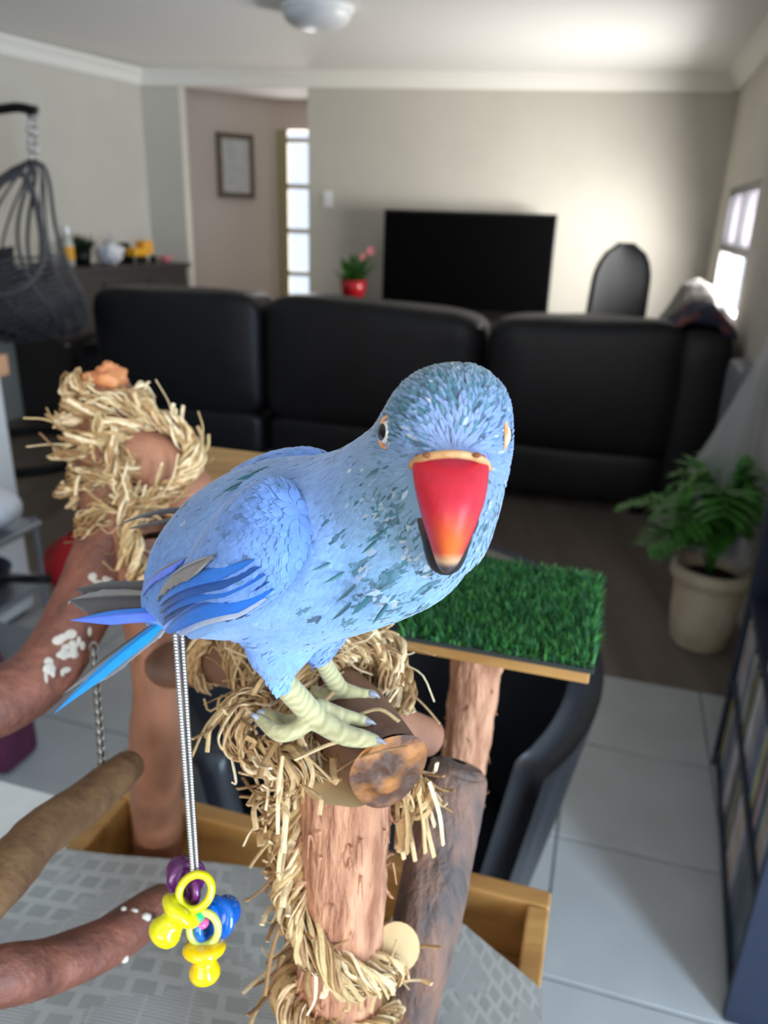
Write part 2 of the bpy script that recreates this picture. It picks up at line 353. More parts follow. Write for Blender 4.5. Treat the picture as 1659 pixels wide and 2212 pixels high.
# corner and return
CPo = sf(3.33, 0, 0)
cushion('corner_section', -.06, .20, .05, 1.0, .97, .0, .5, .03, par=sofa, o=CPo)
cushion('back_section', .25, 1.10, .30, .99, 1.0, -.28, .0, par=sofa, ax=RD, ay=RT, o=CPo + RT * .20)
cushion('lower_panel', .26, 1.08, .045, .34, .34, -.26, -.01, .02, par=sofa, ax=RD, ay=RT, o=CPo + RT * .20)
cushion('arm_rest', -.22, .02, .04, .66, .66, .1, .98, .02, par=sofa)
for a, b in ((.1, .08), (3.2, .08), (.1, .9), (1.1, .08), (2.34, .08)):
    V, Fc = lathe([(.001, 0), (.03, 0), (.025, .06), (.001, .06)], sf(a, b, 0), 12); mk('foot', V, Fc, m_black, sofa)

# throw blanket and patterned cloth on the sofa corner
def drape(name, ctr, ax, ay, la, lb, hgt, m, lab, cat, seed, drop=.12, parent=None, nz=.02):
    V = []; n = 26
    for i in range(n + 1):
        for j in range(n + 1):
            u = i / n * 2 - 1; v = j / n * 2 - 1
            z = hgt * math.exp(-(u * u * 1.2 + v * v * 1.6)) - drop * max(0, abs(v) - .45) * 2 - drop * max(0, abs(u) - .7) * 1.2
            z += nz * mnoise.noise(Vector((u * 2.3 + seed, v * 2.6, seed))) + nz * .5 * mnoise.noise(Vector((u * 6 + seed, v * 6, seed)))
            V.append(np.asarray(ctr) + ax * u * la / 2 + ay * v * lb / 2 + UP * z)
    k = n + 1; Fc = [(i * k + j, (i + 1) * k + j, (i + 1) * k + j + 1, i * k + j + 1) for i in range(n) for j in range(n)]
    top = len(V); V2 = [p - UP * .014 for p in V]
    Fc2 = [tuple(top + q for q in reversed(f)) for f in Fc]; rim = []
    edge = [i * k for i in range(k)] + [n * k + j for j in range(1, k)] + [i * k + n for i in range(n - 1, -1, -1)] + [j for j in range(n - 1, 0, -1)]
    for a, b in zip(edge, edge[1:] + edge[:1]): rim.append((a, top + a, top + b, b))
    return mk(name, V + V2, Fc + Fc2 + rim, m, parent, smooth=True, label=lab, cat=cat)
m_blanket = mat('taupe_fleece', (88, 80, 72), .95, c2=(66, 60, 55), scale=6, sheen=.3, bump=.3, bscale=60)
m_pattern = mat('dark_patterned_cloth', (30, 36, 58), .9, c2=(104, 58, 58), scale=9, lo=.5, hi=.6)
drape('throw_blanket', CPo + RT * .05 + RD * .80 + UP * 1.02, RD, RT, .72, .34, .13, m_blanket, 'brown fleece blanket heaped over the corner of the black sofa', 'blanket', 3.)
drape('patterned_throw', CPo + RT * .03 + RD * .22 + UP * 1.012, RD, RT, .40, .34, .07, m_pattern, 'dark blue and red patterned cloth lying on the sofa corner', 'cloth', 9., drop=.06)
# small remote-like phone and cup seen beyond the blanket are on the return
# television on a low cabinet
ta, tb = 1.922, 3.246; tvo = -.22
def tvp(px, py):                                                    # point of the photo on the television's plane
    r = ray(px, py); p0 = tw(0, 0, tvo); s = ((p0 - cC) @ TN) / (r @ TN); return cC + r * s
tl_, tr_, br_ = tvp(830, 449), tvp(1205, 466), tvp(1188, 682)
tvw = (tr_ - tl_) @ TT; tvc = (tl_ + tr_) / 2; ztop = tvc[2]; tvh = tvw * .575; xc = (tvc - TA) @ TT
tv = empty('television', tw(xc, .62, tvo), 'large black flat television switched off, beyond the sofa', 'television')
mk('bezel', *rbox(tw(xc, ztop - tvh / 2, tvo + .03), tvw, .06, tvh, TT, TN, UP, .008), m_black, tv)
mk('screen', boxv(tw(xc, ztop - tvh / 2 + .005, tvo - .002), tvw - .03, .006, tvh - .045, TT, TN, UP), BOXF, m_screen, tv)
for sg in (-1, 1): mk('stand_foot', *rbox(tw(xc + sg * .42, ztop - tvh - .02, tvo + .03), .05, .26, .045, TT, TN, UP, .01), m_black, tv)
zc = ztop - tvh - .0425
cab = empty('television_cabinet', tw(xc, 0, tvo), 'low dark cabinet carrying the television', 'cabinet')
m_darkwood = mat('dark_cabinet', (48, 42, 40), .5, c2=(38, 33, 31), scale=14, stretch=(1, 6, 6))
mk('top_board', *rbox(tw(xc - .1, zc - .015, -.22), 2.0, .40, .03, TT, TN, UP, .004), m_darkwood, cab)
mk('body', *rbox(tw(xc - .1, zc / 2 - .015, -.22), 1.96, .38, zc - .031, TT, TN, UP, .004), m_darkwood, cab)
for k in range(3):
    dd = mk('drawer', *rbox(tw(xc - .1 + (k - 1) * .65, zc * .5, -.415), .63, .018, zc * .8, TT, TN, UP, .004), m_darkwood, cab)
    mk('knob', *ball(tw(xc - .1 + (k - 1) * .65, zc * .6, -.432), .012, 2), m_steel, dd, smooth=True)
# red pot plant beside the television
m_redpot = mat('red_glazed_pot', (176, 18, 30), .25); m_soil = mat('potting_soil', (46, 36, 28), .95, c2=(30, 24, 20), scale=60)
def leaf(g, base, tip, w, nrmv, col=None, n=7, bend=.15):
    base = np.asarray(base, float); tip = np.asarray(tip, float); L = np.linalg.norm(tip - base); t = (tip - base) / (L + 1e-9); s = nrm(np.cross(t, nrmv)); nn = np.cross(s, t); V = []
    for i in range(n + 1):
        q = i / n; c = base + t * L * q + nn * bend * L * math.sin(q * math.pi * .9); ww = w * math.sin(min(1, q * 1.05 + .04) * math.pi) ** .8
        V += [c - s * ww, c + nn * ww * .25, c + s * ww]
    Fc = [(i * 3 + k, i * 3 + k + 1, i * 3 + k + 4, i * 3 + k + 3) for i in range(n) for k in (0, 1)]
    g.add(V, Fc, col)
m_leaf = mat('leaf_green', (62, 112, 44), .5, c2=(40, 84, 34), scale=25); m_leaf2 = mat('bright_leaf_green', (74, 132, 48), .45, c2=(46, 98, 36), scale=30)
pp = tw((tvp(783, 640) - TA) @ TT - .05, zc, -.36)
pst = empty('plant_stand', pp, 'small dark wooden stand under the red flower pot', 'stand')
mk('top', *rbox(pp + UP * .125, .20, .20, .02, TT, TN, UP, .004), m_darkwood, pst)
for sa in (-1, 1):
    for sb_ in (-1, 1): mk('leg', *rbox(pp + TT * sa * .08 + TN * sb_ * .08 + UP * .0575, .025, .025, .115, TT, TN, UP, .003), m_darkwood, pst)
pp = pp + UP * .1352
pl = empty('flowering_plant', pp, 'leafy plant with pink flowers in a red pot beside the television', 'potted plant')
V, Fc = lathe([(.001, 0), (.075, 0), (.09, .05), (.10, .13), (.092, .135), (.085, .12), (.001, .115)], pp, 24); mk('pot', V, Fc, m_redpot, pl, smooth=True)
r2 = random.Random(5)
for k in range(15):
    a = r2.uniform(0, 6.28); e = r2.uniform(.2, 1.2); L = r2.uniform(.12, .24); dv = np.array([math.cos(a) * math.cos(e), math.sin(a) * math.cos(e), math.sin(e)])
    g = G(); leaf(g, pp + UP * .13, pp + UP * .14 + dv * L, .035, UP if e < .9 else RD, bend=-.1); g.mk('leaf', m_leaf, pl, smooth=True)
m_pink = mat('pink_petal', (212, 120, 132), .6)
for k in range(2):
    st = pp + TT * (.04 + .05 * k); tp = st + UP * (.30 + .05 * k) + TT * .04; mk('stem', *tube(smoothpath([pp + UP * .12, (st + tp) / 2, tp], 8), .004, 6), m_leaf, pl)
    for q in range(5):
        a = q * 1.257; g = G(); leaf(g, tp, tp + np.array([math.cos(a) * .035, -.01, math.sin(a) * .035]), .016, (0, -1, 0), n=4); g.mk('petal', m_pink, pl, smooth=True)
# office chair behind the sofa
oc = AY(1290, 690, 5.0); oc0 = np.array([oc[0], oc[1], 0]); ch = empty('office_chair', oc0, 'black high-backed office chair behind the sofa near the far wall', 'office chair')
cx = nrm(np.array([1, .25, 0])); cy = np.array([-cx[1], cx[0], 0]); V = []; nU, nW = 14, 9
for s_ in (0, 1):
    for i in range(nU + 1):
        q = i / nU; hw = .20 * (1 - .12 * q) * (1 if q < .72 else math.sqrt(max(0.02, 1 - ((q - .72) / .285) ** 2)))
        for j in range(nW + 1):
            w = j / nW * 2 - 1; V.append(oc0 + cx * (w * hw + .05 * q) + cy * (-.10 - .07 * (w * w) - .03 * s_ * 2 + .05 * q) + UP * (.52 + .80 * q))
kk = nW + 1; nn_ = (nU + 1) * kk
Fc = [(i * kk + j, i * kk + j + 1, (i + 1) * kk + j + 1, (i + 1) * kk + j) for i in range(nU) for j in range(nW)]
Fc += [tuple(nn_ + q for q in reversed(f)) for f in Fc]
edge = [i * kk for i in range(nU + 1)] + [nU * kk + j for j in range(1, kk)] + [i * kk + nW for i in range(nU - 1, -1, -1)] + [j for j in range(nW - 1, 0, -1)]
Fc += [(a, nn_ + a, nn_ + b, b) for a, b in zip(edge, edge[1:] + edge[:1])]
m_mesh = mat('black_mesh_fabric', (26, 27, 30), .85, c2=(34, 35, 38), scale=200)
mk('backrest', V, Fc, m_mesh, ch, smooth=True)
mk('seat', *rbox(oc0 + cy * .14 + UP * .49, .5, .48, .08, cx, cy, UP, .03, 3), m_mesh, ch, smooth=True)
for sg in (-1, 1):
    mk('armrest', *tube(smoothpath([oc0 + cx * sg * .24 + UP * .47, oc0 + cx * sg * .29 + UP * .62, oc0 + cx * sg * .27 + cy * .05 + UP * .70, oc0 + cx * sg * .27 + cy * .25 + UP * .70], 14), .022, 8), m_black, ch, smooth=True)
mk('column', *tube([oc0 + UP * .09, oc0 + UP * .46], .025, 12), m_black, ch)
for k in range(5):
    a = k * 1.2566; dv = np.array([math.cos(a), math.sin(a), 0]); lg = mk('base_leg', *tube([oc0 + UP * .10, oc0 + dv * .28 + UP * .07], [.028, .018], 8), m_black, ch)
    mk('castor', *ball(oc0 + dv * .28 + UP * .028, .028, 2), m_black, lg, smooth=True)

# hanging egg chair at the left
ec = AY(15, 560, 4.55); eb = np.array([ec[0], ec[1], 0]); egg = empty('hanging_egg_chair', eb, 'charcoal wicker egg chair hanging from a black curved stand by a chain', 'hanging chair')
apex = AY(70, 345, 4.55)
tilt = math.radians(20); ea = nrm(np.array([-.22, .05, .95])); e1 = nrm(np.cross((0, 1, 0), ea)); e2 = np.cross(ea, e1)
bot = AY(120, 735, 4.6); Hh = (apex - bot) @ ea
def pod(q, a):                                                      # q 0 bottom .. 1 apex, teardrop
    r = .40 * (math.sin(math.pi * min(1, q ** .72)) ** .62) if q > 0 else 0
    c = bot + (apex - bot) * q + e1 * (-.30 * math.sin(math.pi * q))
    return c + (e1 * math.cos(a) + e2 * math.sin(a)) * r
for k in range(14):
    a = 2 * math.pi * k / 14 + .15
    front = math.cos(a - math.radians(-35)) > .80
    qs = np.linspace(.02, 1, 26)
    mk('rib', *tube([pod(q, a) for q in qs], .011 if k % 3 == 0 else .007, 6), m_charcoal, egg, smooth=True)
for k in range(15):
    q = .03 + .032 * k
    mk('weave_ring', *tube([pod(q, a) + ea * .006 * math.sin(a * 14) for a in np.linspace(0, 2 * math.pi, 57)], .008, 5, cap=False), m_charcoal, egg)
rim = [pod(.30 + .62 * (.5 - .5 * math.cos(b)), math.radians(-70) + .9 * math.sin(b)) for b in np.linspace(0, 2 * math.pi, 40)]
mk('opening_rim', *tube(rim, .018, 8, cap=False), m_charcoal, egg, smooth=True)
m_cush = mat('grey_cushion', (92, 92, 94), .95, c2=(74, 74, 78), scale=30)
mk('cushion', *ball(bot + (apex - bot) * .22 - e1 * .14, (.30, .30, .13), 3, e1, e2, ea), m_cush, egg, smooth=True)
mk('weave_panel', *(lambda n=20: (np.array([pod(.12 + .5 * i / n, math.radians(100) + 1.9 * j / n) * 1.0 for i in range(n + 1) for j in range(n + 1)]), [(i * (n + 1) + j, (i + 1) * (n + 1) + j, (i + 1) * (n + 1) + j + 1, i * (n + 1) + j + 1) for i in range(n) for j in range(n)]))(), m_charcoal, egg, smooth=True)
hook = AY(68, 235, 4.55)
for k in range(6):
    c = apex + (hook - apex) * (k + .5) / 6; mk('chain_link', *torus(c, .028, .007, ea, (1, 0, 0) if k % 2 else (0, 1, 0), 14, 6), m_steel, egg, smooth=True)
ar = [hook + np.array([.03, 0, -.01]), hook + np.array([-.12, .0, .0]), AY(-90, 268, 4.6), AY(-160, 400, 4.6), np.array([ec[0] - .50, 4.62, .9]), np.array([ec[0] - .46, 4.60, .05])]
mk('stand_pole', *tube(smoothpath(ar, 40), .025, 10), m_black, egg, smooth=True)
V, Fc = torus(np.array([ec[0] - .02, 4.50, .025]), .46, .024, np.array([1, 0, 0]), np.array([0, 1, 0]), 36, 8); mk('base_ring', V, Fc, m_black, egg, smooth=True)

# sideboard against the left wall and the things on it
lwn = np.array([-LW[1], LW[0], 0]); lwn = lwn if lwn[0] > 0 else -lwn
def lw(s, out, z=0): return TA + LW * s + lwn * out + UP * z
sb = empty('sideboard', lw(.80, .25), 'dark sideboard along the left wall, cluttered with small things', 'sideboard')
zs = 1.03
mk('top_board', *rbox(lw(.80, .26, zs - .015), 1.4, .44, .03, LW, lwn, UP, .004), m_darkwood, sb)
mk('body', *rbox(lw(.80, .25, zs / 2 - .01), 1.36, .40, zs - .04, LW, lwn, UP, .004), m_darkwood, sb)
for k in range(3):
    dd = mk('door', *rbox(lw(.80 + (k - 1) * .45, .455, .5), .43, .018, .86, LW, lwn, UP, .004), m_darkwood, sb); mk('knob', *ball(lw(.80 + (k - 1) * .45 + .16, .47, .55), .012, 2), m_steel, dd)
def onside(px, y=None, out=.30):
    r = ray(px, 560); p0 = lw(0, out); s = ((p0 - cC) @ lwn) / (r @ lwn); q = cC + r * s; q[2] = zs; return q
m_yel = mat('orange_yellow_plastic', (226, 160, 20), .4); m_bag = mat('white_plastic_bag', (214, 214, 218), .45, c2=(190, 190, 196), scale=14, bump=.4, bscale=20)
q = onside(308); yt = empty('toy_digger', q, 'orange yellow toy truck on the sideboard', 'toy')
mk('cab', *rbox(q + UP * .115 + LW * -.03, .10, .09, .10, LW, lwn, UP, .012), m_yel, yt); mk('tray', *rbox(q + UP * .085 + LW * .06, .14, .10, .06, LW, lwn, UP, .012), m_yel, yt)
for a in (-.06, .08):
    for b in (-.05, .05): mk('wheel', *lathe([(.001, -.012), (.03, -.012), (.03, .012), (.001, .012)], q + LW * a + lwn * b + UP * .03, 16, LW, UP, lwn), m_black, yt)
q = onside(240); V, Fc = ball(q + UP * .080, (.09, .085, .08), 4, LW, lwn, UP)
V = np.array([v * 1 + nrm(v - q) * .03 * mnoise.noise(Vector((v - q) * 22)) for v in V]); V[:, 2] = np.maximum(V[:, 2], zs + .001)
bagp = empty('plastic_bag', q, 'crumpled white plastic bag on the sideboard', 'bag'); mk('bag_body', V, Fc, m_bag, bagp, smooth=True)
mk('bag_handle', *tube(smoothpath([q + UP * .16 - LW * .04, q + UP * .23, q + UP * .16 + LW * .05], 12), .008, 6, flat=.4), m_bag, bagp, smooth=True)
q = onside(176, out=.14); dp = empty('dark_leafy_plant', q, 'small dark leafy plant in a black pot on the sideboard', 'potted plant')
mk('pot', *lathe([(.001, 0), (.06, 0), (.075, .11), (.065, .11), (.06, .10), (.001, .10)], q, 20), m_black, dp, smooth=True)
m_dleaf = mat('dark_leaf', (38, 56, 34), .6)
for k in range(16):
    a = r2.uniform(0, 6.28); e = r2.uniform(.3, 1.2); dv = np.array([math.cos(a) * math.cos(e), math.sin(a) * math.cos(e), math.sin(e)]); g = G(); leaf(g, q + UP * .1, q + UP * .1 + dv * r2.uniform(.10, .18), .025, UP, bend=-.1); g.mk('leaf', m_dleaf, dp, smooth=True)
q = onside(150, out=.18); bt = empty('spray_bottle', q, 'pale bottle with yellow label on the sideboard behind the egg chair', 'bottle')
mk('bottle_body', *lathe([(.001, 0), (.035, 0), (.037, .14), (.015, .19), (.014, .21), (.001, .21)], q, 18), mat('frosted_plastic', (196, 196, 186), .3), bt, smooth=True)
mk('label_band', *lathe([(.0375, .04), (.0385, .05), (.0385, .12), (.0375, .13)], q, 18), m_yel, bt); mk('cap', *lathe([(.001, .21), (.02, .21), (.02, .26), (.001, .26)], q, 14), m_white, bt)
q = onside(358); mk('trinket_dish', *lathe([(.001, 0), (.03, 0), (.05, .03), (.052, .045), (.045, .045), (.026, .012), (.001, .010)], q, 20), m_pink, None, smooth=True, label='little pink dish at the end of the sideboard', cat='dish')
q = onside(272, out=.16); mk('dark_vase', *lathe([(.001, 0), (.04, 0), (.065, .05), (.06, .10), (.03, .13), (.035, .145), (.028, .145), (.001, .14)], q, 20), m_black, None, smooth=True, label='squat black vase between plastic bag and toy truck', cat='vase')
# black tub stool pushed in behind the bench
m_tub = mat('black_tub_leather', (26, 26, 30), .34, c2=(32, 32, 37), scale=12, bump=.15, bscale=200)
tc0 = np.array([-.005, .95, 0]); ts = empty('tub_stool', tc0, 'black leather tub stool with wrap-around back behind the bird stand', 'stool')
def tubshell(a, q, inn):                                            # a: -1..1 round the back, q 0 bottom..1 top
    ang = math.pi / 2 + a * math.radians(140); top = .92 - .10 * max(0, abs(a) - .35) / .65
    z = .36 + (top - .36) * q; r = (.215 + .10 * q ** .8) - inn * .045
    return tc0 + np.array([math.cos(ang) * r, math.sin(ang) * r * .92, z])
nA, nQ = 48, 14; V = []; 
for inn in (0, 1):
    for i in range(nA + 1):
        for j in range(nQ + 1): V.append(tubshell(i / nA * 2 - 1, j / nQ, inn))
kk = nQ + 1; nn_ = (nA + 1) * kk; Fc = [(i * kk + j, (i + 1) * kk + j, (i + 1) * kk + j + 1, i * kk + j + 1) for i in range(nA) for j in range(nQ)]
Fc += [tuple(nn_ + q for q in reversed(f)) for f in Fc]; edge = [i * kk for i in range(nA + 1)] + [nA * kk + j for j in range(1, kk)] + [i * kk + nQ for i in range(nA - 1, -1, -1)] + [j for j in range(nQ - 1, 0, -1)]
Fc += [(a, b, nn_ + b, nn_ + a) for a, b in zip(edge, edge[1:] + edge[:1])]
mk('tub_back', V, Fc, m_tub, ts, smooth=True)
mk('seat_cushion', *lathe([(.001, .44), (.18, .44), (.205, .47), (.21, .52), (.20, .56), (.16, .58), (.001, .585)], tc0, 36), m_tub, ts, smooth=True)
mk('underside', *lathe([(.001, .35), (.21, .35), (.235, .40), (.24, .445), (.001, .445)], tc0, 36), m_tub, ts, smooth=True)
mk('column', *tube([tc0 + UP * .03, tc0 + UP * .36], .03, 16), m_steel, ts, smooth=True)
mk('base_plate', *lathe([(.001, 0), (.21, 0), (.21, .012), (.06, .03), (.001, .035)], tc0, 36), m_steel, ts, smooth=True)

# white fridge at the left edge with things on its door
fr = AZ(90, 1310, 0); fdir = np.array([.0, 0, 0])
frg = empty('refrigerator', fr - RT * .36 + RD * .3, 'tall white refrigerator at the edge of the kitchen', 'refrigerator')
def fp(a, b, z): return fr - RT * a + RD * b + UP * z               # a leftwards from its front right corner
mk('cabinet', *rbox(fp(.36, -.36, .92), .72, .66, 1.80, RT, RD, UP, .012), m_white, frg)
for z0, z1 in ((.06, .62), (.64, 1.80)):
    d_ = mk('door', *rbox(fp(.36, -.725, (z0 + z1) / 2), .72, .06, z1 - z0, RT, RD, UP, .012, 3), m_white, frg)
    mk('handle', *tube(smoothpath([fp(.66, -.755, z0 + .08), fp(.66, -.79, z0 + .12), fp(.66, -.79, z0 + .40), fp(.66, -.755, z0 + .44)], 12), .012, 8), m_steel, d_, smooth=True)
mk('plinth', *rbox(fp(.36, -.36, .03), .68, .6, .06, RT, RD, UP, .004), m_black, frg)
def fpx(px, py, out=-.05):
    p0 = fp(out, 0, 0); r = ray(px, py); return cC + r * (((p0 - cC) @ RT) / (r @ RT))
m_peach = mat('peach_magnet', (214, 160, 120), .5)
q = fpx(2, 790, -.006); mk('fridge_magnet', *rbox(q, .012, .06, .07, RT, RD, UP, .005), m_peach, None, label='small peach magnet on the side of the refrigerator', cat='magnet')
# dish rack and helmet-like bag on a white trolley in front of the fridge
kt = AZ(-30, 1450, 0)
tro = empty('kitchen_trolley', kt, 'narrow grey wire trolley beside the refrigerator', 'trolley')
m_wire = mat('grey_wire', (150, 154, 160), .35, metal=.7)
tb0 = AZ(-30, 1450, 0); tb0[2] = 0
for a in (-.13, .17):
    for b in (-.12, .12): mk('leg', *tube([tb0 + RT * a + RD * b, tb0 + RT * a + RD * b + UP * .52], .008, 8), m_wire, tro)
for z in (.10, .30, .50): mk('tray', *rbox(tb0 + RT * .02 + UP * z, .34, .26, .02, RT, RD, UP, .004), m_wire, tro)
def sack(name, c, r3, m, lab, cat, seed, amp=.02):
    V, Fc = ball(c + UP * r3[2], r3, 4, RT, RD, UP); V = np.array([v + nrm(v - c - UP * r3[2]) * amp * mnoise.noise(Vector((v - c) * 16 + seed)) for v in V]); V[:, 2] = np.maximum(V[:, 2], c[2] + .001)
    return mk(name, V, Fc, m, None, smooth=True, label=lab, cat=cat)
sack('white_cloth_bundle', tb0 + UP * .51 + RT * .08, np.array([.13, .10, .07]), m_bag, 'white crumpled cloth bundle on top of the wire trolley', 'cloth', 2.)
pan = empty('frying_pan', tb0 + UP * .311, 'dark frying pan with black handle on the middle trolley tray', 'pan')
mk('pan_body', *lathe([(.001, 0), (.10, 0), (.125, .05), (.12, .05), (.096, .006), (.001, .006)], tb0 + UP * .311, 28), mat('dark_pan', (24, 28, 44), .4), pan, smooth=True)
mk('handle', *tube([tb0 + UP * .355 + RT * .12, tb0 + UP * .385 + RT * .30], [.012, .014], 10), m_black, pan, smooth=True)
sack('red_jar_bag', tb0 + UP * .111 - RT * .02, np.array([.07, .07, .08]), m_redpot, 'small red packet on the lowest trolley tray', 'packet', 5., .008)

# red bag and maroon bag on the floor
m_redbag = mat('red_nylon', (196, 16, 34), .5, c2=(150, 8, 22), scale=8, bump=.4, bscale=14)
rb = AZ(152, 1305, 0); rb = np.array([rb[0], rb[1] + .14, 0]); rbag = empty('red_bag', rb, 'red nylon bag slumped on the floor behind the bird stand', 'bag')
V, Fc = ball(rb + UP * .10, (.16, .13, .11), 4); V = np.array([v + nrm(v - rb) * .035 * mnoise.noise(Vector(v * 11)) for v in V]); V[:, 2] = np.maximum(V[:, 2], .002)
mk('bag_body', V, Fc, m_redbag, rbag, smooth=True)
mk('strap', *tube(smoothpath([rb + UP * .18 - np.array([.07, 0, 0]), rb + UP * .25, rb + UP * .18 + np.array([.07, 0, 0])], 14), .012, 8, flat=.35), m_redbag, rbag, smooth=True)
mq = AZ(0, 1690, 0) + np.array([-.06, .1, 0]); m_maroon = mat('maroon_fabric', (84, 22, 52), .9, c2=(66, 16, 42), scale=18)
mb = empty('maroon_tote', mq, 'maroon fabric tote bag on the tiles beyond the white bench', 'bag')
mk('bag_body', *rbox(mq + UP * .13, .20, .14, .26, RT, RD, UP, .03, 4), m_maroon, mb, smooth=True)
for sg in (-1, 1): mk('strap', *tube(smoothpath([mq + UP * .25 + RT * -.05 + RD * .04 * sg, mq + UP * .36 + RD * .04 * sg, mq + UP * .25 + RT * .05 + RD * .04 * sg], 12), .008, 6, flat=.4), m_maroon, mb)

# bookcase at the right with cases and books
m_navy = mat('navy_painted_board', (30, 38, 56), .5)
b0 = AZ(1561, 2205, 0); b1 = AZ(1536, 1642, 0); bd = nrm((b1 - b0) * np.array([1, 1, 0])); bt_ = np.array([bd[1], -bd[0], 0]); BLn = np.linalg.norm(b1 - b0); BDp = .20; BH = 1.73
def bc(a, b, z): return np.array([b0[0], b0[1], 0]) + bd * a + bt_ * b + UP * z
bcs = empty('bookcase', bc(BLn / 2, BDp / 2, 0), 'dark navy bookcase filled with thin cases along the right wall', 'bookcase')
mk('side_panel', *rbox(bc(.011, BDp / 2, BH / 2), .022, BDp, BH, bd, bt_, UP, .002), m_navy, bcs)
mk('side_panel', *rbox(bc(BLn - .011, BDp / 2, BH / 2), .022, BDp, BH, bd, bt_, UP, .002), m_navy, bcs)
mk('back_panel', *rbox(bc(BLn / 2, BDp - .004, BH / 2), BLn - .046, .006, BH, bd, bt_, UP, .001), m_navy, bcs)
shz = [.05, .29, .53, .77, 1.01, 1.25, 1.49, 1.72]
for z in shz: mk('shelf', *rbox(bc(BLn / 2, BDp / 2 - .003, z), BLn - .045, BDp - .01, .018, bd, bt_, UP, .002), m_navy, bcs)
mk('plinth', *rbox(bc(BLn / 2, .02, .02), BLn - .046, .015, .04, bd, bt_, UP, .002), m_navy, bcs)
spc = [(176, 168, 170), (200, 196, 196), (150, 140, 150), (178, 150, 104), (128, 124, 150), (190, 180, 178), (200, 160, 160), (120, 116, 124), (60, 82, 96), (44, 66, 78), (40, 74, 70), (86, 92, 110), (208, 204, 200), (190, 168, 70), (164, 172, 176), (70, 74, 90)]
spm = [mat('case_spine', c, .35, c2=tuple(max(0, v - 26) for v in c), scale=40, lo=.45, hi=.55) for c in spc]
m_paper = mat('book_pages', (222, 216, 200), .9)
r3 = random.Random(11); words = ['pale', 'white', 'mauve grey', 'tan', 'lavender', 'off-white', 'pinkish', 'grey', 'slate', 'dark teal', 'dark green', 'blue grey', 'ivory', 'mustard', 'silver grey', 'dark navy']
def bookat(a, th, hh, dp, z, ci, lab, lean=0., m=None, group=None, ins=.012):
    o = empty('slim_book', bc(a + th / 2, ins + dp / 2, z), lab, 'book', group)
    az = nrm(UP + bd * lean); 
    mk('cover', *rbox(bc(a + th / 2 + lean * hh / 2, ins + dp / 2, z + hh / 2), th, dp, hh, nrm(bd - UP * lean), bt_, az, .0015, 1), m or spm[ci], o)
    mk('pages', boxv(bc(a + th / 2 + lean * hh / 2, ins + dp / 2 + .002, z + hh / 2), th * .7, dp - .002, hh + .0008, nrm(bd - UP * lean), bt_, az), BOXF, m_paper, o)
def nth(n): return '%d%s' % (n, 'th' if 10 <= n % 100 <= 20 else {1: 'st', 2: 'nd', 3: 'rd'}.get(n % 10, 'th'))
for lv, (z, hmax) in enumerate(((.059, .205), (.299, .20))):
    a = .03; cnt = 0; where = ('bottom', 'second lowest')[lv]
    while a < BLn - .05:
        th = r3.uniform(.014, .026); ci = r3.randrange(len(spc)) if lv else (r3.choice([8, 9, 10, 11, 15]) if a < .22 else r3.randrange(len(spc)))
        hh = hmax * r3.uniform(.86, 1.0); cnt += 1
        bookat(a, th, hh, .13 + r3.uniform(0, .02), z + .0005, ci, '%s upright case, %s from the navy end panel on the %s shelf' % (words[ci], nth(cnt), where), group='cases on the %s shelf' % where)
        a += th + r3.uniform(.0008, .003)
m_bred = mat('red_spine', (208, 44, 30), .35); m_byel = mat('yellow_spine', (238, 190, 20), .35)
a = .36
for m_, lab, th in ((m_byel, 'yellow book standing on the upper shelf of the navy bookcase', .024), (m_bred, 'red book beside the yellow one on the upper shelf', .02), (spm[1], 'white book at the end of the upper shelf row', .022), (spm[9], 'dark teal book on the upper shelf', .03)):
    bookat(a, th, .19, .13, .5395, 0, lab, m=m_); a += th + .002

# potted plant by the sheer curtain
m_fab = mat('beige_paper_pot', (206, 190, 164), .9, c2=(190, 172, 146), scale=14, bump=.2, bscale=30)
pb = AZ(1552, 1418, 0) + np.array([-.04, .10, 0]); pb[2] = 0
fern = empty('potted_fern', pb, 'green fern in a beige cloth pot under the sheer net', 'potted plant')
V, Fc = lathe([(.001, 0), (.085, 0), (.098, .01), (.112, .12), (.118, .25), (.122, .285), (.13, .29), (.132, .262), (.138, .262), (.138, .30), (.122, .315), (.108, .30), (.105, .26), (.001, .25)], pb, 40)
V = np.array([v + nrm(v - pb - UP * v[2]) * .008 * mnoise.noise(Vector(v * 18)) for v in V]); mk('pot', V, Fc, m_fab, fern, smooth=True)
mk('soil', *lathe([(.001, .262), (.104, .262)], pb, 24), m_soil, fern)
r4 = random.Random(21)
for k in range(30):
    a = r4.uniform(0, 6.28); sp_ = r4.uniform(.10, .27); hh = r4.uniform(.10, .40); dv = np.array([math.cos(a), math.sin(a), 0])
    if dv @ RT > .2: sp_ *= .25
    pts = smoothpath([pb + UP * .27, pb + dv * sp_ * .35 + UP * (.27 + hh * .75), pb + dv * sp_ * .8 + UP * (.27 + hh), pb + dv * sp_ * 1.2 + UP * (.27 + hh * .88)], 12)
    st = mk('frond', *tube(pts, np.linspace(.004, .0015, 12), 5), m_leaf2, fern, smooth=True); g = G()
    for i in range(4, 12):
        for sg in (-1, 1):
            s_ = nrm(np.cross(pts[i] - pts[i - 1], UP)) * sg; L = .09 * math.sin((i - 2) / 11 * math.pi) + .02
            leaf(g, pts[i], pts[i] + s_ * L + nrm(pts[i] - pts[i - 1]) * L * .6 - UP * .02, .016, UP, n=4, bend=.12)
    g.mk('leaflets', m_leaf2, st, smooth=True)
